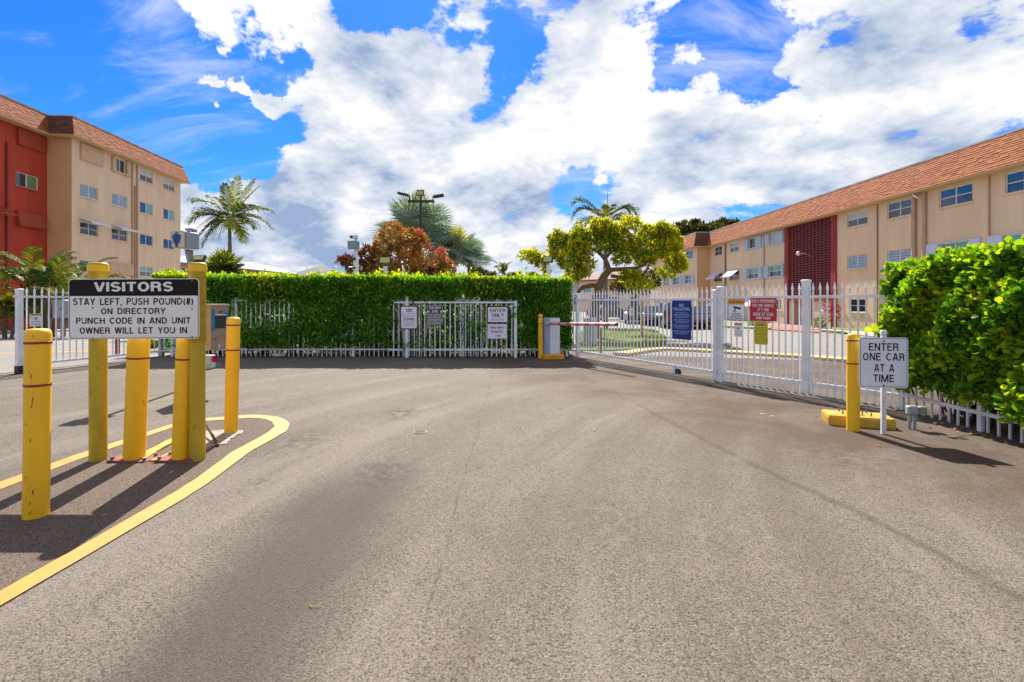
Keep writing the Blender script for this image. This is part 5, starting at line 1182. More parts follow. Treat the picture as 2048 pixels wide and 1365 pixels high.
e, w, h = fence_sign(B, C, 1502.5, 1556, 596.5, 642.5, 'one_vehicle_sign', 'dark red sign reading gate is programmed for one vehicle at a time', 'sign_red')
u = h/46; mb = MB()
for t, b_, w_ in (('GATE IS PROGRAMMED', 9, .9), ('FOR ONE VEHICLE', 18, .8), ('AT A TIME', 26.5, .42)): put_text(mb, t, 0, h/2-b_*u, w*w_, 6*u, -.003, .02)
for t, b_, w_ in (('DRIVE AT YOUR', 35.5, .76), ('OWN RISK!', 42.5, .54)): put_text(mb, t, 0, h/2-b_*u, w*w_, 4.8*u, -.003, .03)
mb.quad((-w*.35,-.003,h/2-29.6*u),(w*.35,-.003,h/2-29.6*u),(w*.35,-.003,h/2-29.1*u),(-w*.35,-.003,h/2-29.1*u)); mb.build('lettering', M['sign_white'], e)
e, w, h = fence_sign(B, C, 1512, 1539, 644, 689.5, 'warning_sign', 'yellow green warning sign hung under the dark red sign', 'sign_yellow', .03, .05)
u = h/45; mb = MB(); rring(mb, w-.02, h-.02, .025, .006, -.0022); put_text(mb, 'WARNING', 0, h/2-8*u, w*.66, 4.2*u, -.003, .02)
for k in range(11): dashes(mb, 0, h/2-(12+k*2.9)*u, w*(.8 if k not in (6,) else .3), 1.3*u, -.003, 90+k)
mb.build('lettering', pmat('olive_ink', (.12, .11, .02), None, 5, .5), e)
def small_cam_sign(e, w, h):
    mb = MB(); mb.quad((-w/2+.004,-.002,h/2-.004),(w/2-.004,-.002,h/2-.004),(w/2-.004,-.002,h/2-h*.16),(-w/2+.004,-.002,h/2-h*.16)); mb.build('orange_band', M['sign_orange'], e)
    mb = MB(); dashes(mb, 0, h/2-h*.13, w*.8, h*.07, -.003, 4); mb.add([(w*.08,-.003,h*.26),(w*.08,-.003,h*.03),(w*.0,-.003,h*.02),(-w*.14,-.003,h*.1),(-w*.2,-.003,h*.17),(-w*.02,-.003,h*.12)], [(0,1,2,3,4,5)]); mb.build('camera_picture', M['sign_navy'], e)
    mb = MB(); dashes(mb, 0, -h*.16, w*.8, h*.06, -.003, 7); dashes(mb, 0, -h*.28, w*.7, h*.04, -.003, 8); dashes(mb, 0, -h*.38, w*.75, h*.04, -.003, 9); mb.build('small_print', M['greyblue'], e)
small_cam_sign(*fence_sign(B, C, 1470.5, 1487, 646, 674, 'camera_sign', 'small white sign with an orange band and a camera picture below the security notice', 'sign_white', .01, .03))
small_cam_sign(*fence_sign(LA, LBt, 57, 81.5, 627.5, 653, 'camera_sign', 'small white sign with an orange band on the left gate behind the nearest bollard', 'sign_white', .01, .03))

# ------------------------------------------------------------------ small things on the ground
p = G(555, 713.5); n = 9; mb = MB(); rr = random.Random(8)
vs2 = []
for i in range(7):
    for j in range(n): t = j/n*2*math.pi; r_ = (.01, .10, .15, .17, .15, .09, .005)[i]*(1+rr.uniform(-.3, .3)); vs2.append((r_*math.cos(t)*1.2, r_*math.sin(t)*.8, (.0, .0, .02, .045, .07, .085, .095)[i]*(1+rr.uniform(-.25, .25))))
mb.add(vs2, [(i*n+j, i*n+(j+1) % n, (i+1)*n+(j+1) % n, (i+1)*n+j) for i in range(6) for j in range(n)]); o = mb.build('litter_bag', M['plastic_white']); o.location = p; tag(o, 'crumpled white plastic bag at the foot of the centre fence', 'litter')
p = G(840, 865); o = MB(); o.lathe([(.001, .007), (.055, .007), (.06, .005)], 20); o = o.build('drain_cover', M['tyre']); o.location = p; tag(o, 'small dark round cover set in the asphalt in the middle of the drive', 'drain cover')
mb = MB(); mb.lathe([(.061, .004), (.062, .008), (.074, .008), (.078, .002)], 24); q = mb.build('collar', M['concrete'], o)
p = G(628, 1216); mb = MB(); mb.tube([p+Vector((-.026,.01,.006)), p+Vector((-.008,-.003,.008)), p+Vector((.004,-.004,.006)), p+Vector((.03,.010,.010))], .0022, n=6); tag(mb.build('twig', M['litter']), 'tiny yellow bent twig lying on the asphalt at bottom', 'twig')
for (px, py, s, l) in ((588, 881, .05, 'pale scratch-like sliver lying right of the yellow line'), (773, 918, .06, 'pale sliver on the darker asphalt left of the middle')):
    p = G(px, py); mb = MB(); mb.add([p+Vector((-s,-.01,.006)), p+Vector((s*.2,-.006,.007)), p+Vector((s,.012,.008)), p+Vector((0,.006,.012))], [(0,1,2,3)]); tag(mb.build('paper_scrap', M['concrete']), l, 'litter')
C_, D_ = [], []
rr = random.Random(4)
def litter_at(p, n, sx, sy):
    for _ in range(n): C_.append((p[0]+rr.gauss(0, sx), p[1]+rr.gauss(0, sy), .012)); t = rr.uniform(0, 6.28); D_.append((math.cos(t), math.sin(t), rr.uniform(-.05, .25)))
for px in range(490, 1130, 12): litter_at((X(px, 12.6), 12.52), 3, .1, .07)
for px in range(1400, 1760, 40): litter_at((X(px, 7.4)+.3, 7.5), 0, .3, .3)
for y in np.linspace(3.2, 6.2, 30): litter_at((5.0, y), 6, .12, .05)
litter_at((-9.0, 12.4), 30, .2, .15); litter_at((1.9, 12.6), 50, .35, .25); litter_at((4.0, 6.2), 8, 1.0, .5); litter_at((0, 9), 10, 4, 2.5)
me = leaf_mesh('leaf_litter', C_, D_, np.random.uniform(.03, .07, len(C_)), (LEAF_Q, LEAF_QF), M['litter'], roll=.15); o = link('leaf_litter', me); o['kind'] = 'stuff'; tag(o, 'dry leaves scattered along the feet of the fences', 'leaf litter')
# ------------------------------------------------------------------ hedges
rng = np.random.default_rng(11)
def stuff(o): o['kind'] = 'stuff'; return o
def hedge_center():
    x0, x1 = X(330, 12.9), X(1140, 12.9)
    e = empty('hedge', ((x0+x1)/2, 13.3, 0), 0, 'long clipped green hedge with bright yellow tips growing through the centre fence', 'hedge'); O = np.array(e.location)
    ztop = lambda x: np.interp(x, [x0, X(415,13), X(760,13), x1], [Z(553,13), Z(556,13), Z(557,13), Z(562,13)])
    gaps = [(330,482,600,702,.97), (484,585,602,652,.93), (488,640,650,700,.35), (640,785,690,716,.8), (330,1136,697,716,.82), (785,905,603,672,.94), (905,975,600,640,.95), (905,962,640,700,.65), (960,1037,600,702,.93), (785,905,672,695,.75), (1037,1136,695,716,.7), (585,785,604,692,.22), (1037,1060,640,700,.3)]
    def cover(x, z):
        px = HX + x/12.7*FPX; py = HY-(z-EYE)/12.7*FPX; k = np.zeros(len(x))
        px = px + 13*np.sin(py*.13+px*.02) + 6*np.sin(py*.41); py = py + 9*np.sin(px*.075)*np.sin(px*.021+1) + 5*np.sin(px*.23)
        for (a, b, c, d_, s) in gaps: k = np.maximum(k, s*((px > a) & (px < b) & (py > c) & (py < d_)))
        # clumpy edges
        k = np.clip(k + .22*np.sin(px*.11)*np.sin(py*.17+px*.03)*(k > 0), 0, 1)
        return 1-k
    def bump(x, z): return .10*np.sin(x*2.3+np.sin(z*3))*np.sin(z*3.1+x) + .06*np.sin(x*6.1+z*4)
    # front layer
    n = 85000; x = rng.uniform(x0, x1, n); z = rng.uniform(.12, 1, n); zt_ = ztop(x); z = z*zt_
    keep = rng.random(n) < cover(x, z); x, z = x[keep], z[keep]
    upper = np.clip((z-1.45)/.35, 0, 1)
    cv = cover(x, z); y = 12.72 - .12*upper - .10*(cv > .5) + bump(x, z)*.9 + rng.uniform(-.10, .26, len(x))
    ins = rng.normal(size=(len(x), 3))*.5 + np.stack([np.zeros(len(x)), -.75*np.ones(len(x)), .35+.3*upper], 1)
    L_ = rng.uniform(.055, .105, len(x))
    me = leaf_mesh('foliage', np.stack([x, y, z], 1)-O, ins, L_, (LEAF_H, LEAF_HF), M['hedge_leaf'], width=1.25); stuff(link('foliage', me, e))
    # inner body
    n = 42000; x = rng.uniform(x0, x1, n); z = rng.uniform(.04, 1, n)*(ztop(x)-.06); y = rng.uniform(13.05, 13.9, n)
    me = leaf_mesh('inner_foliage', np.stack([x, y, z], 1)-O, rng.normal(size=(n, 3)), rng.uniform(.06, .1, n), (LEAF_Q, LEAF_QF), M['hedge_leaf'], width=1.4); stuff(link('inner_foliage', me, e))
    # top tips
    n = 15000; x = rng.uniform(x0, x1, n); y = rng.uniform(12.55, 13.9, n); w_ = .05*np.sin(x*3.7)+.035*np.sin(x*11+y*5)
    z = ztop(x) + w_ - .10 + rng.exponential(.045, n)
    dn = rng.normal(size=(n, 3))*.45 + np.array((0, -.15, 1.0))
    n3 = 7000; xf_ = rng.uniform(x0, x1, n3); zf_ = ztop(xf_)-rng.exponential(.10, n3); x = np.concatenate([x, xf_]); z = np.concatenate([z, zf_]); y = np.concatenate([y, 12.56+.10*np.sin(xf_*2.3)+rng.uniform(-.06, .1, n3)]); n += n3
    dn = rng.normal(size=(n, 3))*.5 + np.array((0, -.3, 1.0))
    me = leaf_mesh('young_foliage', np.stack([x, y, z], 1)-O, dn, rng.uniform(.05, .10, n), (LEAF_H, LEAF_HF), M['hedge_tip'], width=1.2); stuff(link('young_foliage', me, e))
    mb = MB()
    for _ in range(150):
        a = random.uniform(x0, x1); b = Vector((a+random.uniform(-.2, .2), random.uniform(12.95, 13.4), random.uniform(.9, 1.8)))
        c = Vector((a, random.uniform(13.0, 13.3), 0)); mb.tube([c-Vector(O), (c+b)/2+Vector((random.uniform(-.1,.1),0,0))-Vector(O), b-Vector(O)], [.02, .014, .006], n=5, caps=False)
    mb.build('stems', M['twig'], e)['kind'] = 'stuff'
hedge_center()
def hedge_near():
    y0, y1 = 2.9, 6.52; xf = 5.12
    e = empty('hedge', (xf+.4, 4.8, 0), 0, 'tall glossy round leaved hedge at the right edge growing over the low white fence', 'hedge'); O = np.array(e.location)
    zt_ = lambda y: np.interp(y, [2.9, 4.9, 5.8, 6.3, 6.6], [1.98, 1.91, 1.87, 1.82, 1.74])
    def surf(n):
        y = rng.uniform(y0, y1, n); z = rng.uniform(0, 1, n)
        zb = np.interp(y, [2.9, 4.6, 5.2, 6.0, 6.6], [.12, .20, .30, .36, .34]); z = zb + z*(zt_(y)-zb)
        b = .10*np.sin(y*4.1+z*2.2)*np.sin(z*4.6+y) + .06*np.sin(y*9+z*7)
        x = xf - .17 - b*.8 - .16*np.clip((z-.6)/1.0, 0, 1)*np.sin(np.clip(z, 0, 2)*1.6)
        return x, y, z
    tips_x, tips_y, tips_z = surf(5200); tips_x += rng.uniform(-.05, .18, 5200)
    T = np.stack([tips_x, tips_y, tips_z], 1); Dn = rng.normal(size=T.shape)*.35 + np.array((-.75, -.25, .55))
    C1, D1, L1 = rosettes(T, Dn, 6, .75, (.062, .10), .024)
    # top
    n = 900; y = rng.uniform(y0, y1, n); x = rng.uniform(xf-.3, xf+1.1, n); z = zt_(y) + .05*np.sin(y*7)+rng.uniform(-.10, .05, n)
    T2 = np.stack([x, y, z], 1); C2, D2, L2 = rosettes(T2, rng.normal(size=T2.shape)*.3+np.array((-.1, -.1, 1)), 6, .6, (.055, .10), .02)
    # end face towards the fence
    n = 350; x = rng.uniform(xf-.1, xf+1.1, n); y = y1 + rng.uniform(-.1, .08, n); z = rng.uniform(.4, 1.75, n)
    T3 = np.stack([x, y, z], 1); C3, D3, L3 = rosettes(T3, rng.normal(size=T3.shape)*.4+np.array((-.2, .5, .5)), 6, .7, (.055, .09), .02)
    SHP = (LEAF_OB, LEAF_OBF)
    C_ = np.concatenate([C1, C3]); D_ = np.concatenate([D1, D3]); L_ = np.concatenate([L1, L3])
    # trim leaves poking below the top-left shoulder
    young = rng.random(len(C_)) < np.clip(.16+.5*np.sin(C_[:, 1]*5.3+C_[:, 2]*4.1)*np.sin(C_[:, 2]*6.7-C_[:, 1]*2.9), .08, .6)
    # largest 300 in view become separate leaf parts
    px = HX + FPX*C_[:, 0]/C_[:, 1]; dist_ = np.linalg.norm(C_-np.array((0, 0, EYE)), axis=1); size = L_/dist_*((px < 2040) & (C_[:, 1] > 3.0)) * (C_[:, 0] < xf-.06)
    order = np.argsort(-size)[:300]; mask = np.ones(len(C_), bool); mask[order] = False
    lm = {}
    for nm, mt_ in (('a', 'hedge_near'), ('b', 'hedge_neartip')):
        me = bpy.data.meshes.new('leaf'); me.from_pydata([tuple(v) for v in LEAF_OB], [], LEAF_OBF); me.materials.append(M[mt_]); lm[nm] = me
    for i in order:
        o = link('leaf', lm['b' if young[i] else 'a'], e, loc=tuple(C_[i]-O)); dv = Vector(D_[i]).normalized(); q = dv.to_track_quat('X', 'Z'); o.rotation_mode = 'QUATERNION'
        o.rotation_quaternion = q @ Matrix.Rotation(random.gauss(0, .7), 3, 'X').to_quaternion(); o.scale = (L_[i],)*3
    for nm, mt_, mk in (('foliage', 'hedge_near', mask & ~young), ('young_foliage', 'hedge_neartip', mask & young)):
        stuff(link(nm, leaf_mesh(nm, C_[mk]-O, D_[mk], L_[mk], SHP, M[mt_], roll=.8), e))
    y2 = rng.random(len(C2)) < .6
    stuff(link('top_foliage', leaf_mesh('top_foliage', C2[~y2]-O, D2[~y2], L2[~y2], SHP, M['hedge_near'], roll=.8), e))
    stuff(link('top_foliage', leaf_mesh('top_foliage', C2[y2]-O, D2[y2], L2[y2], SHP, M['hedge_neartip'], roll=.8), e))
    n = 15000; y = rng.uniform(y0, y1, n); x = rng.uniform(xf+.05, xf+1.0, n); z = rng.uniform(.25, 1, n)*(zt_(y)-.08)
    stuff(link('inner_foliage', leaf_mesh('inner_foliage', np.stack([x, y, z], 1)-O, rng.normal(size=(n, 3)), rng.uniform(.07, .11, n), (LEAF_Q, LEAF_QF), M['hedge_leaf'], width=1.4), e))
    mb = MB()
    for _ in range(110):
        b_ = Vector((xf+random.uniform(.15, .7), random.uniform(y0, y1), 0)); t_ = b_+Vector((random.uniform(-.4, .1), random.uniform(-.2, .2), random.uniform(.6, 1.6)))
        mb.tube([b_-Vector(O), (b_+t_)/2+Vector((random.uniform(-.05,.05),random.uniform(-.05,.05),0))-Vector(O), t_-Vector(O)], [.014, .010, .004], n=5, caps=False)
    mb.build('stems', M['twig'], e)['kind'] = 'stuff'
    # the stray shoot over the sign
    b_ = P(1765, 665, 6.3); T = np.array([P(1745, 662, 6.25), P(1730, 655, 6.25), P(1738, 652, 6.25)])
    rt = P(1785, 672, 6.2); tp = P(1745, 663, 6.15); mb = MB(); mb.tube([rt-Vector(O), (rt+tp)/2+Vector((0, 0, -.012))-Vector(O), tp-Vector(O)], [.006, .005, .004], n=5); mb.build('shoot', M['palm_y'], e)
    for (a, s) in ((158, .105), (75, .10), (10, .08)):
        o = link('leaf', lm['b'], e, loc=tuple(tp-Vector(O))); o.rotation_euler = (R(80), -R(a), 0); o.scale = (s,)*3
        o.rotation_euler = (Matrix.Rotation(-R(a), 3, 'Y') @ Matrix.Rotation(R(72), 3, 'X')).to_euler()
hedge_near()
f = P(1769, 652, 6.9); T = np.repeat(np.array([f]), 14, 0)+rng.normal(size=(14, 3))*.012
o = link('hibiscus_flower', leaf_mesh('hibiscus_flower', T, rng.normal(size=(14, 3))+np.array((0, 0, .9)), .12, (LEAF_Q, LEAF_QF), M['ti'], width=1.4)); tag(o, 'single magenta flower poking out beside the right hedge above the white sign', 'flower')

# ------------------------------------------------------------------ palms
def frond(L_, droop, nl, leaf, w=.035, up=.6, mat='palm', vshape=.5, seed=0, twist=0.0):
    """feather frond along +X rising then drooping; returns rachis MB and leaflets MB"""
    r = random.Random(seed); pts = []; seg = 14
    for i in range(seg+1):
        t = i/seg; pts.append(Vector((L_*(t - .18*droop*t*t*t), 0, L_*(up*t - droop*t*t))))
    ra = MB(); ra.tube(pts, [max(.004, .018*(1-t/seg)) for t in range(seg+1)], n=5, caps=False)
    lf = MB()
    for k in range(nl):
        t = .16 + .84*(k/(nl-1)); f = t*seg; i = min(seg-1, int(f)); p = pts[i].lerp(pts[i+1], f-i); tan = (pts[i+1]-pts[i]).normalized()
        for s in (-1, 1):
            l = leaf*(math.sin(math.pi*min(1, (t*.86+.10)))**.6)*r.uniform(.85, 1.1)
            side = Vector((0, s, 0)); nrm = tan.cross(side)*s; 
            d = (side*(1.0) + tan*(.55+.9*t*t) + Vector((0, 0, vshape))*r.uniform(.5, 1.2)).normalized()
            ww = w*r.uniform(1.0, 1.5); wv = tan*ww*.5
            q0 = p; q1 = p + d*l*.5; q2 = p + d*l*.85 + Vector((0, 0, -l*.14)); q3 = p + d*l*1.02 + Vector((0, 0, -l*.34*r.uniform(.6, 1.4)))
            lf.add([q0-wv*.5, q0+wv*.5, q1+wv, q1-wv, q2+wv*.6, q2-wv*.6, q3], [(0,1,2,3), (3,2,4,5), (5,4,6)])
    return ra, lf
def feather_palm(name, label, base, top, fr, trunk_r=(.14,.09), mats=('palm', 'palm_y'), L_=2.4, nl=34, leaf=.62, w=.05, curve=0.0, shaft=True, group=None):
    """fr: list of (azimuth deg, up, droop, scale, matindex)"""
    e = empty(name, base, 0, label, 'palm tree', group); B_ = Vector(base); T_ = Vector(top)-B_
    mb = MB(); n = 16; pts = [Vector((T_.x*(t/n) + curve*math.sin(math.pi*t/n), T_.y*t/n, T_.z*t/n)) for t in range(n+1)]
    mb.tube(pts, [trunk_r[0]*(1-t/n)+trunk_r[1]*t/n + (.012 if t % 2 else 0) for t in range(n+1)], n=12); mb.build('trunk', M['bark_grey'], e)
    if shaft: mb = MB(); mb.tube([T_, T_+Vector((.0,0,.25)), T_+Vector((0,0,.6))], [trunk_r[1]*1.15, trunk_r[1]*1.25, .03], n=12); mb.build('crown_shaft', M['palm_y'], e)
    for i, (az, up, dr, s, mi) in enumerate(fr):
        ra, lf = frond(L_*s, dr, nl, leaf*s**.5, w, up, seed=i+len(name))
        m4 = Matrix.Rotation(R(az), 3, 'Z'); ra.v = [tuple(m4 @ Vector(v)) for v in ra.v]; lf.v = [tuple(m4 @ Vector(v)) for v in lf.v]
        o = ra.build('frond', M['palm_y'], e); o.location = T_+Vector((0, 0, .35 if shaft else 0)); lf.build('leaflets', M[mats[mi]], o)
    return e
d = 24; tz = Z(441, d)
FRP = [(180,1.05,.62,.92,0),(172,.75,.62,.9,0),(190,.45,.55,.9,0),(150,1.3,.6,.8,0),(4,.72,.52,.95,0),(12,.45,.62,.95,0),(-15,.25,.55,.75,0),(340,1.1,.8,.7,0),(60,1.9,.25,.62,1),(100,2.3,.3,.55,1),(35,1.6,.3,.6,1),(130,2.0,.4,.55,0),(300,.3,.7,.65,1),(215,-.05,.75,.75,0),(200,-.4,.65,.6,0),(330,-.1,.8,.6,1),(350,-.75,.4,.35,1),(80,.9,.9,.6,0)]
feather_palm('palm_tree', 'slender tall palm with a feathery crown standing left of centre above the hedge', (X(448, d), d, gz(d)), (X(459, d), d, tz-.3), FRP, (.105,.07), L_=2.15, nl=28, leaf=.72, w=.06, curve=.12)
mb = MB(); c = Vector((X(436, d), d-.2, Z(445, d)))
for _ in range(90):
    t = random.uniform(-1, 1); a = Vector((X(457, d), d, Z(428, d))); b = c+Vector((random.gauss(0, .35), random.gauss(0, .3), random.uniform(-.9, .2))); mb.tube([a, (a+b)/2+Vector((0,0,.25)), b], [.012, .009, .006], n=3, caps=False)
ob = bpy.data.objects['palm_tree']; fl_ = mb.build('flower_stalks', M['palm_dk'], ob); fl_.location = -Vector(ob.location); fl_['kind'] = 'stuff'
d = 30
FR2 = [(180,1.25,1.15,1.0,0),(176,1.6,1.1,.95,0),(0,1.3,1.15,1.0,0),(5,1.5,1.2,.8,0),(200,.35,.8,.9,1),(165,.6,.9,1,0),(-15,.5,.9,.9,1),(90,1.2,.6,.7,0),(270,1.1,.7,.7,0),(20,.9,.9,.9,0)]
feather_palm('palm_tree', 'palm whose arching fronds rise above the yellow green tree', (X(1212, d), d, gz(d)), (X(1210, d), d, Z(446, d)), FR2, (.15,.1), L_=2.4, nl=34, leaf=.8, w=.07, shaft=False)
mb = MB(); mb.cyl((X(1214, 30), 30, Z(470, 30)), (X(1215, 30), 30, Z(382, 30)), .02, .012, n=6); tag(mb.build('antenna', M['black']), 'thin dark whip antenna rising behind the arching palm fronds', 'antenna')
# clumping palms by the red building
def clump_palm(cx, cy, n, label, L_=2.2, h=1.2, spread=.5, name='clump_palm'):
    e = empty(name, (cx, cy, gz(cy)), 0, label, 'palm tree', None)
    for i in range(n):
        az = i/n*360+random.uniform(-20, 20); bx, by = random.gauss(0, spread), random.gauss(0, spread); hh = h*random.uniform(.5, 1.3)
        mb = MB(); mb.tube([(bx*.5, by*.5, 0), (bx, by, hh)], [.05, .035], n=6); st = mb.build('stem', M['bark_grey'], e)
        for j in range(3):
            ra, lf = frond(L_*random.uniform(.7, 1.1), random.uniform(.6, 1.0), 26, .6, .06, random.uniform(.7, 1.5), seed=i*5+j); m4 = Matrix.Rotation(R(az+j*120+random.uniform(-30, 30)), 3, 'Z')
            ra.v = [tuple(m4 @ Vector(v)) for v in ra.v]; lf.v = [tuple(m4 @ Vector(v)) for v in lf.v]
            mm = random.choice(['palm_dk', 'palm_dk', 'palm', 'palm_y']); o = lf.build('frond', M[mm], e); o.location = (bx, by, hh); q = ra.build('rachis', M['palm'], o)
    return e
clump_palm(X(95, 24), 24, 11, 'bushy green palm in front of the brick red wall', L_=2.3, h=2.2)
clump_palm(X(160, 22.5), 22.5, 6, 'smaller palm between the red wall and the left sign post', L_=1.5, h=1.8, spread=.3)
clump_palm(X(15, 22), 22, 5, 'low palm at the left edge in front of the red wall', L_=1.1, h=1.1, spread=.35)
# fan palms
def fan_leaf(rad, nb=22, spread=300, mat='bismarck', seed=0):
    r = random.Random(seed); mb = MB()
    for k in range(nb):
        a = R(-spread/2 + spread*k/(nb-1)); l = rad*r.uniform(.9, 1.05); d_ = Vector((math.cos(a), math.sin(a), .12)); s_ = Vector((-math.sin(a), math.cos(a), 0)); w_ = rad*math.radians(spread)/nb*.46
        fold = Vector((0, 0, w_*.35))
        mb.add([(0,0,0), d_*l*.62+s_*w_*.5+fold, d_*l, d_*l*.62-s_*w_*.5+fold, d_*l*.62], [(0,3,4),(0,4,1),(4,3,2),(4,2,1)])
    return mb
def fan_palm(name, label, base, h, nleaf, rad, pet, mats, trunk_r=.25, seed=0, ylim=1.0, group=None):
    e = empty(name, base, 0, label, 'palm tree', group); mb = MB(); mb.tube([(0,0,0),(0,0,h*.5),(0,0,h)], [trunk_r*1.1, trunk_r, trunk_r*.8], n=12); mb.build('trunk', M['bark_grey'], e)
    r = random.Random(seed); protos = [fan_leaf(rad, seed=s) for s in range(3)]; gold = math.pi*(3-math.sqrt(5))
    mes = {}
    for i in range(nleaf):
        f = i/nleaf; el = R(88 - 118*f); az = i*gold+r.uniform(-.2, .2)
        dv = Vector((math.cos(az)*math.cos(el), math.sin(az)*math.cos(el), math.sin(el))); l = pet*r.uniform(.85, 1.1)
        p1 = Vector((0,0,h)) + dv*l - Vector((0,0,.10*l)); mb = MB(); mb.tube([(0,0,h), Vector((0,0,h))+dv*l*.5+Vector((0,0,.04)), p1], [.04, .03, .02], n=5, caps=False); pt = mb.build('petiole', M[mats[0]], e)
        k = i % 3; mi = mats[1] if (el > R(62) and r.random() < .5) else mats[0]
        if (k, mi) not in mes: mes[k, mi] = protos[k].mesh('fan_leaf', M[mi])
        o = link('fan_leaf', mes[k, mi], pt, loc=p1); q = dv.to_track_quat('X', 'Z'); o.rotation_mode = 'QUATERNION'; o.rotation_quaternion = q @ Matrix.Rotation(r.gauss(0, .5), 3, 'X').to_quaternion() @ Matrix.Rotation(R(r.uniform(-10, 35)), 3, 'Y').to_quaternion()
    return e
d = 30; fan_palm('silver_palm', 'big silver blue fan palm behind the red croton and the light mast', (X(832, d), d, gz(d)), Z(468, d)-gz(d), 34, 1.35, 1.45, ('bismarck', 'bismarck_y'), .3, 1)
d = 31; fan_palm('silver_palm', 'lower silver blue fan palm at the right of the big one', (X(905, d), d, gz(d)), Z(512, d)-gz(d), 24, 1.1, 1.1, ('bismarck', 'bismarck_y'), .28, 2)
d = 26; fan_palm('silver_palm', 'narrow grey green fan palm at the right end of the palm group', (X(940, d+6), d+6, gz(d)), Z(515, d+6)-gz(d), 18, .8, .75, ('bismarck', 'bismarck'), .2, 3)
d = 20; fan_palm('fan_palm', 'small dark green fan palm at the foot of the slender palm', (X(446, d), d, gz(d)), Z(545, d)-gz(d), 22, .62, .45, ('palm', 'palm_y'), .12, 4)
d = 60; clump_palm(X(1009, d), d, 7, 'small distant palm above the hedge left of the yellow green tree', L_=1.5, h=Z(552, d)+.35, spread=.3)

# ------------------------------------------------------------------ broadleaf trees
def tree(name, label, base, limbs, clusters, leafm, cat='tree', k=9, lenr=(.10, .18), spread=.55, shape=(LEAF_L, LEAF_QF), trunk_m='bark', width=1.3, upb=.35, group=None, inner=None):
    """limbs: list of (points, radii); clusters: (centre, radius xyz, n tips, material)"""
    e = empty(name, base, 0, label, cat, group); B_ = Vector(base)
    for i, (pts, rs) in enumerate(limbs):
        # smooth the limb
        P_ = [Vector(p)-B_ for p in pts]; out = []; ro = []
        for j in range(len(P_)-1):
            a, b = P_[max(j-1, 0)], P_[j]; c, d_ = P_[j+1], P_[min(j+2, len(P_)-1)]
            for q in range(4):
                t = q/4; out.append(.5*((2*b)+(c-a)*t+(2*a-5*b+4*c-d_)*t*t+(3*b-a-3*c+d_)*t**3)); ro.append(rs[j]*(1-t)+rs[j+1]*t)
        out.append(P_[-1]); ro.append(rs[-1]); mb = MB(); mb.tube(out, ro, n=10); mb.build('trunk' if i == 0 else 'limb', M[trunk_m], e)
    groups = {}
    for (c, r_, n, m_) in clusters:
        v = rng.normal(size=(n, 3)); v /= np.linalg.norm(v, axis=1, keepdims=True); rad = rng.uniform(.35, 1.0, (n, 1))**.6
        T = np.array(c) + v*rad*np.array(r_)*(1+.18*np.sin(v[:, :1]*5+c[0])); keep = T[:, 2] > c[2]-r_[2]*.75; T = T[keep]; v = v[keep]
        C_, D_, L_ = rosettes(T, v*.6+np.array((0, 0, upb)), k, spread, lenr, .03); g = groups.setdefault(m_, [[], [], []]); g[0].append(C_); g[1].append(D_); g[2].append(L_)
    for m_, g in groups.items():
        C_, D_, L_ = map(np.concatenate, g); o = link('crown', leaf_mesh('crown', C_-np.array(B_), D_, L_, shape, M[m_], width=width), e); o['kind'] = 'stuff'
    return e
d = 19.0
def Q(px, py, dd=0): return P(px, py, d+dd)
base = (X(1188, d), d, gz(d))
limbs = [([Q(1188, 690), Q(1190, 620), Q(1198, 575), Q(1210, 550), Q(1222, 538)], [.22, .18, .16, .15, .13]),
         ([Q(1201, 572), Q(1180, 571), Q(1163, 577), Q(1152, 592)], [.11, .10, .085, .07]),
         ([Q(1218, 542), Q(1212, 522), Q(1200, 508), Q(1186, 500), Q(1168, 512)], [.10, .085, .07, .055, .03]),
         ([Q(1204, 512), Q(1198, 500), Q(1186, 478)], [.06, .05, .025]),
         ([Q(1210, 518), Q(1222, 505), Q(1235, 500), Q(1262, 500)], [.07, .055, .045, .02]),
         ([Q(1222, 540), Q(1250, 538), Q(1278, 535), Q(1300, 520), Q(1320, 500)], [.09, .07, .06, .045, .03]),
         ([Q(1222, 552), Q(1250, 556), Q(1280, 560), Q(1298, 530), Q(1306, 512)], [.08, .06, .05, .04, .03]),
         ([Q(1262, 470), Q(1274, 480), Q(1272, 490), Q(1266, 500)], [.03, .04, .045, .05]), ([Q(1262, 470), Q(1250, 458), Q(1225, 459)], [.035, .03, .02]),
         ([Q(1172, 512), Q(1130, 523), Q(1100, 515), Q(1068, 507)], [.05, .035, .025, .012])]
cl = []
def blob(px, py, rx, ry, n, m_='yellowtree', dd=0.0, rz_=None):
    n = int(n*1.5) if m_ == 'yellowtree' else n
    cl.append(((X(px, d+dd), d+dd, Z(py, d+dd)), (rx*d/FPX, (rz_ or max(rx, ry)*1.1)*d/FPX, ry*d/FPX), n, m_))
for a in ((1062,512,20,11,60),(1080,522,16,11,50),(1092,543,8,11,26),(1115,478,19,14,80),(1108,500,14,18,60),(1140,490,22,20,110),(1135,520,24,20,110),(1160,470,20,14,90),(1200,455,22,18,110),(1222,462,24,18,110),(1190,475,26,18,120),(1160,500,26,20,120),(1240,475,26,20,110),(1262,448,16,10,30),(1255,440,10,7,18),
          (1300,478,24,18,120),(1330,470,24,18,140),(1345,490,20,20,130),(1320,500,26,18,140),(1352,520,18,16,90),(1362,532,12,12,50),(1280,495,26,18,110),(1250,502,26,15,90),(1215,490,24,15,80),(1170,530,18,14,60),(1145,550,16,14,50),(1170,548,12,8,30),(1290,520,22,14,80),(1335,545,18,14,50),(1262,552,24,14,80),(1280,572,26,12,60),(1320,460,20,12,60),(1285,455,14,8,24),(1240,520,18,10,30)):
    blob(*a, dd=random.uniform(-.5, .5))
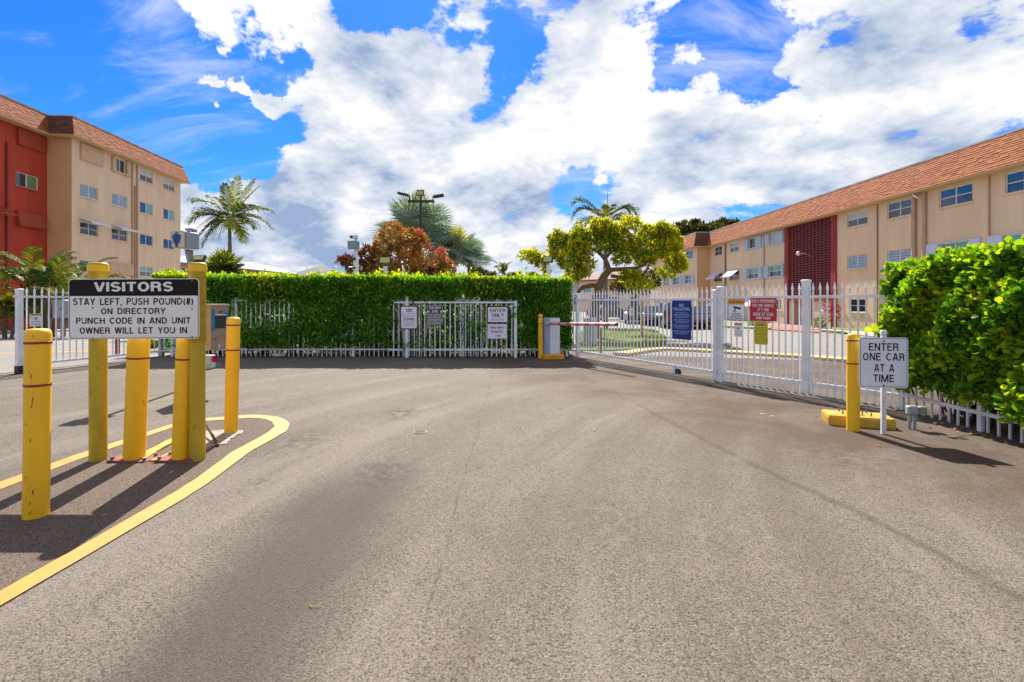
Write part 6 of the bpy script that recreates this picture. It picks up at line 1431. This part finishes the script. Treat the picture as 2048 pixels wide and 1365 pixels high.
tree('shade_tree', 'wide yellow green tree with a forked brown trunk behind the sliding gate', base, limbs, cl, None, k=11, lenr=(.09, .17), spread=.7, width=1.3)
cl = []; d = 21
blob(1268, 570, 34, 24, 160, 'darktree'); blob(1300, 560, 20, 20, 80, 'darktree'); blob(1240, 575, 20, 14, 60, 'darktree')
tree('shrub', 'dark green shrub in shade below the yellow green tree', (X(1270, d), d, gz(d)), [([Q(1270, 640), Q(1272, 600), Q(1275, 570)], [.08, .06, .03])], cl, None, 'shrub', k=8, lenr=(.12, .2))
# croton
cl = []; d = 17.0
for a in ((790,470,34,22,90),(770,490,26,20,70),(820,500,34,22,90),(800,520,44,26,100),(850,535,36,20,75),(752,515,28,20,55),(760,540,34,16,55),(820,545,50,16,80),(830,478,22,14,60),(875,525,24,12,50),(890,540,18,10,30)): blob(*a, m_='croton', dd=random.uniform(-.4, .4))
for a in ((705,525,24,11,34),(735,505,18,11,34),(725,540,30,14,60),(690,522,16,6,16),(745,530,20,16,40),(860,550,34,10,40)): blob(*a, m_='croton_dark', dd=random.uniform(-.3, .3))
for a in ((855,492,7,5,5),(882,507,7,6,7),(838,468,7,5,4),(892,525,8,5,5)): blob(*a, m_='croton_pink', dd=-.4)
lm = [([Q(800, 640), Q(802, 590), Q(806, 560)], [.10, .08, .06])]
for (a, b) in ((720, 525), (760, 505), (790, 480), (830, 490), (870, 520), (745, 540), (850, 540)): lm.append(([Q(805, 575), Q((805+a)/2, (560+b)/2), Q(a, b)], [.05, .035, .012]))
tree('croton_tree', 'orange and red leaved croton rising above the centre hedge', (X(800, d), d, gz(d)), lm, cl, None, k=11, lenr=(.11, .20), spread=.8, trunk_m='bark_grey', width=1.2)
# trees behind the right building
cl = []; d = 84
for a in ((1365,462,16,12,80),(1385,455,18,12,90),(1400,462,18,12,80),(1425,460,22,10,90),(1450,450,14,9,50),(1468,447,8,5,16),(1440,462,20,10,60),(1375,475,26,10,60)): blob(*a, m_='darktree', dd=random.uniform(-2, 2))
tree('tree', 'dark olive tree rising behind the far end of the right building roof', (X(1400, d), d, -.35), [([Q(1400, 620), Q(1400, 540), Q(1402, 470)], [.5, .4, .2])], cl, None, k=9, lenr=(.5, .9), width=1.8)
cl = []; d = 55
for a in ((955,545,14,9,40),(970,549,10,6,24),(990,552,7,4,12),(1035,554,12,5,26),(1060,553,14,5,26),(1090,553,10,4,14)): blob(*a, m_='darktree', dd=random.uniform(-2, 2))
tree('tree', 'low line of distant dark shrubs just above the hedge top', (X(1000, d), d, -.35), [([Q(970, 640), Q(970, 600), Q(970, 550)], [.2, .2, .1])], cl, None, k=8, lenr=(.3, .5), width=1.6)
# shrubs: by the entrance, left edge, gate end
def shrub(px, py, rx, ry, n, dd_, m_, label, name='shrub', lenr=(.08, .16)):
    global cl, d
    cl = []; d = dd_; blob(px, py, rx, ry, n, m_); blob(px+rx*.4, py+ry*.3, rx*.7, ry*.7, n//2, m_); zz = gz(d)
    tree(name, label, (X(px, d), d, zz), [([(X(px, d), d, zz), (X(px, d), d, Z(py, d))], [.04, .02])], cl, None, 'shrub', k=8, lenr=lenr)
shrub(1640, 648, 13, 13, 60, 30, 'bush', 'round yellow green shrub right of the red entrance doors')
shrub(1508, 650, 11, 9, 50, 33, 'bush', 'low yellow green shrub by the path left of the entrance')
shrub(1663, 622, 13, 26, 70, 31, 'ti', 'dark red leaved cordyline beside the screen at the entrance')
shrub(25, 600, 26, 34, 120, 26, 'darktree', 'dark green shrub against the red wall at the left edge')
shrub(70, 610, 40, 30, 120, 25.5, 'darktree', 'dark shrub behind the left gate')
shrub(130, 620, 34, 26, 120, 25, 'darktree', 'dark shrub behind the grey utility box')
shrub(290, 690, 22, 13, 120, 15, 'bush', 'bright lime shrub behind the far end of the left gate', lenr=(.06, .12))
shrub(350, 690, 18, 22, 120, 14.2, 'hedge_leaf', 'dark green end of planting beside the left gate hinge post', lenr=(.06, .12))
shrub(345, 549, 16, 7, 60, 14.5, 'hedge_tip', 'lime green shrub top just above the visitors sign', lenr=(.06, .12))

# ------------------------------------------------------------------ things beyond the gates
def box_thing(name, px0, px1, py0, py1, d_, dep, m_, label, cat, door=True):
    x0, x1 = X(px0, d_), X(px1, d_); z0, z1 = (gz(d_) if py1 is None else Z(py1, d_)), Z(py0, d_); cx = (x0+x1)/2; e = empty(name, (cx, d_, gz(d_)), 0, label, cat); b = gz(d_)
    mb = MB(); mb.bbox(x0-cx, x1-cx, 0, dep, z0-b, z1-b, .02); mb.build('body', M[m_], e)
    if py1 is not None: mb = MB(); mb.box(-.05, .05, dep*.4, dep*.6, 0, z0-b); mb.build('post', M['grey'], e)
    if door: mb = MB(); mb.box(x0-cx+.04, x1-cx-.04, -.015, -.001, z0-b+.04, z1-b-.04); dd_ = mb.build('door', M[m_], e); q = MB(); q.box(x1-cx-.12, x1-cx-.09, -.035, -.016, (z0+z1)/2-b-.05, (z0+z1)/2-b+.05); q.build('handle', M['steel'], dd_)
    return e
box_thing('utility_box', 104, 128, 600, 637, 20, .4, 'grey', 'grey utility box on a post behind the left gate', 'utility box')
box_thing('control_cabinet', 1169, 1181, 636, None, 15.5, .4, 'grey', 'grey gate control cabinet left of the wooden post behind the sliding gate', 'cabinet')
box_thing('control_cabinet', 1186, 1194, 636, None, 15.8, .3, 'cabinet_white', 'slim pale cabinet beside the grey control cabinet', 'cabinet')
def post_thing(name, px, top, bot, w, m_, label, cat='post', d_=None):
    d_ = d_ or G(px, bot).y; b = gz(d_); e = empty(name, (X(px, d_), d_, b), 0, label, cat); mb = MB(); mb.bbox(-w/2, w/2, -w/2, w/2, 0, Z(top, d_)-b, .006); mb.build('post', M[m_], e); return e
post_thing('wooden_post', 1200, 655, 706, .075, 'rust', 'short brown wooden post just behind the sliding gate'); post_thing('iron_post', 1210, 590, 683, .05, 'black', 'thin black iron post on the grass island')
post_thing('yellow_post', 1284, 600, 676, .06, 'line_yellow', 'thin yellow painted post on the grass island'); post_thing('wooden_post', 235, 668, 712, .08, 'rust', 'brown post seen between two yellow bollards through the left gate')
e = post_thing('street_sign', 1266, 617, 640, .05, 'grey', 'small white street sign with blue marks beyond the sliding gate', 'sign', 28); z_ = Z(624, 28)-gz(28); mb = MB(); mb.box(-.22, .22, -.04, -.03, z_-.2, z_+.22); pn = mb.build('sign_panel', M['sign_white'], e)
mb = MB(); 
for z in (-.1, .02, .14): dashes(mb, 0, z_+z, .36, .06, -.045, int(z*100)+50)
mb.build('small_print', M['ink_blue'], pn)
d_ = 30; e = empty('globe_lamp', (X(1644, d_), d_, gz(d_)), 0, 'white globe lamp on a short pale post by the entrance', 'lamp'); b = gz(d_)
mb = MB(); mb.cyl((0,0,0), (0,0,Z(632, d_)-b), .05, .04, n=10); mb.build('post', M['cream'], e); mb = MB(); mb.lathe([(.05,-.18),(.15,-.1),(.17,.0),(.14,.1),(.06,.16),(.001,.18)], 16, z0=Z(627, d_)-b+.03); mb.build('globe', M['plastic_white'], e)

# ------------------------------------------------------------------ parked cars
def car(px, py, yaw, m_, label, kind='sedan', L_=4.6, W_=1.8):
    g_ = GF(px, py); e = empty('parked_car', (g_.x, g_.y, gz(g_.y)), R(yaw), label, 'car', 'cars parked beyond the sliding gate'); H = 1.45 if kind == 'sedan' else 1.72
    if kind == 'sedan': sec = [(-.5,.45,.62,.62,.5),(-.46,.28,.80,.80,.62),(-.36,.26,.92,.95,.7),(-.20,.26,.95,H,.52),(.02,.26,.95,H,.54),(.20,.26,.93,1.0,.66),(.42,.26,.78,.80,.7),(.49,.3,.6,.62,.55)]
    else: sec = [(-.5,.45,.9,.95,.66),(-.485,.28,1.0,1.25,.66),(-.43,.26,1.02,H-.06,.6),(-.2,.26,1.02,H,.6),(.06,.26,1.0,H-.02,.6),(.2,.26,1.0,1.08,.72),(.42,.26,.88,.92,.74),(.49,.3,.62,.7,.6)]
    mb = MB(); vs = []
    for (x, zb_, zl, zr, wr) in sec:
        hw = W_/2*(1 if abs(x) < .45 else .88); rw = W_/2*wr/.74 if zr > zl+.1 else hw*.9
        vs += [(x*L_,-hw,zb_),(x*L_,-hw-.02,(zb_+zl)/2),(x*L_,-hw,zl),(x*L_,-rw,zr),(x*L_,rw,zr),(x*L_,hw,zl),(x*L_,hw+.02,(zb_+zl)/2),(x*L_,hw,zb_)]
    n = len(sec); mb.add(vs, [(i*8+k, (i+1)*8+k, (i+1)*8+(k+1) % 8, i*8+(k+1) % 8) for i in range(n-1) for k in range(8)] + [tuple(range(8)), tuple((n-1)*8+k for k in range(7, -1, -1))]); mb.build('body', M[m_], e)
    def strip(i, j, o, f=.1):
        A_ = [Vector(vs[i*8+k]) for k in o]; B_ = [Vector(vs[j*8+k]) for k in o]; q = MB(); 
        p0, p1, p2, p3 = A_[0].lerp(A_[1], .12), B_[0].lerp(B_[1], .12), B_[0].lerp(B_[1], .86), A_[0].lerp(A_[1], .86); c = (p0+p1+p2+p3)/4; off = Vector((0, math.copysign(.012, c.y), .004)); q.quad(p0.lerp(p1, .06)+off, p0.lerp(p1, .94)+off, p3.lerp(p2, .94)+off, p3.lerp(p2, .06)+off); q.build('window', M['glass'], e)
    for i in ((2,3,4) if kind == 'sedan' else (2,3,4)):
        for o in ((2,3),(5,4)): strip(i, i+1, o)
    for (i, j) in (((2,3),(4,5)) if kind == 'sedan' else ((1,2),(4,5))):
        A0, A1, B0, B1 = [Vector(vs[a]) for a in (i*8+3, i*8+4, j*8+3, j*8+4)]; q = MB(); up_ = Vector((math.copysign(.012, sec[i][0]), 0, .012)); q.quad(A0.lerp(B0,.08)*1+up_, A1.lerp(B1,.08)+up_, A1.lerp(B1,.92)+up_, A0.lerp(B0,.92)+up_); q.build('windscreen', M['glass'], e)
    for sx in (-.31, .31):
        for sy in (-1, 1):
            mb = MB(); mb.cyl((sx*L_, sy*(W_/2-.2), .33), (sx*L_, sy*(W_/2+.01), .33), .33, n=20); wh = mb.build('wheel', M['tyre'], e); mb = MB(); mb.cyl((sx*L_, sy*(W_/2+.011), .33), (sx*L_, sy*(W_/2+.022), .33), .2, n=12); mb.build('rim', M['car_white'], wh)
    for sy in (-1, 1):
        mb = MB(); mb.box(-.50*L_-.012, -.47*L_, sy*W_*.36-.16, sy*W_*.36+.16, .68, .86); mb.build('tail_light', M['tail'], e); mb = MB(); mb.box(.47*L_, .497*L_, sy*W_*.36-.18, sy*W_*.36+.18, .6, .74); mb.build('headlight', M['blind'], e)
    return e
car(1222, 640, 10, 'car_blue', 'dark blue car parked farthest away beyond the grass island')
car(1274, 647, 75, 'car_blue', 'dark blue car parked right of the small street sign', L_=4.2)
car(1306, 650, 80, 'car_teal', 'dark teal car parked left of the black one with the red tail light')
car(1345, 655, 82, 'car_black', 'black sport utility car with a red tail light, left of the blue sign', 'suv', 4.7, 1.9)
car(1392, 656, 78, 'car_maroon', 'dark maroon car partly hidden behind the blue no tailgating sign', 'sedan')
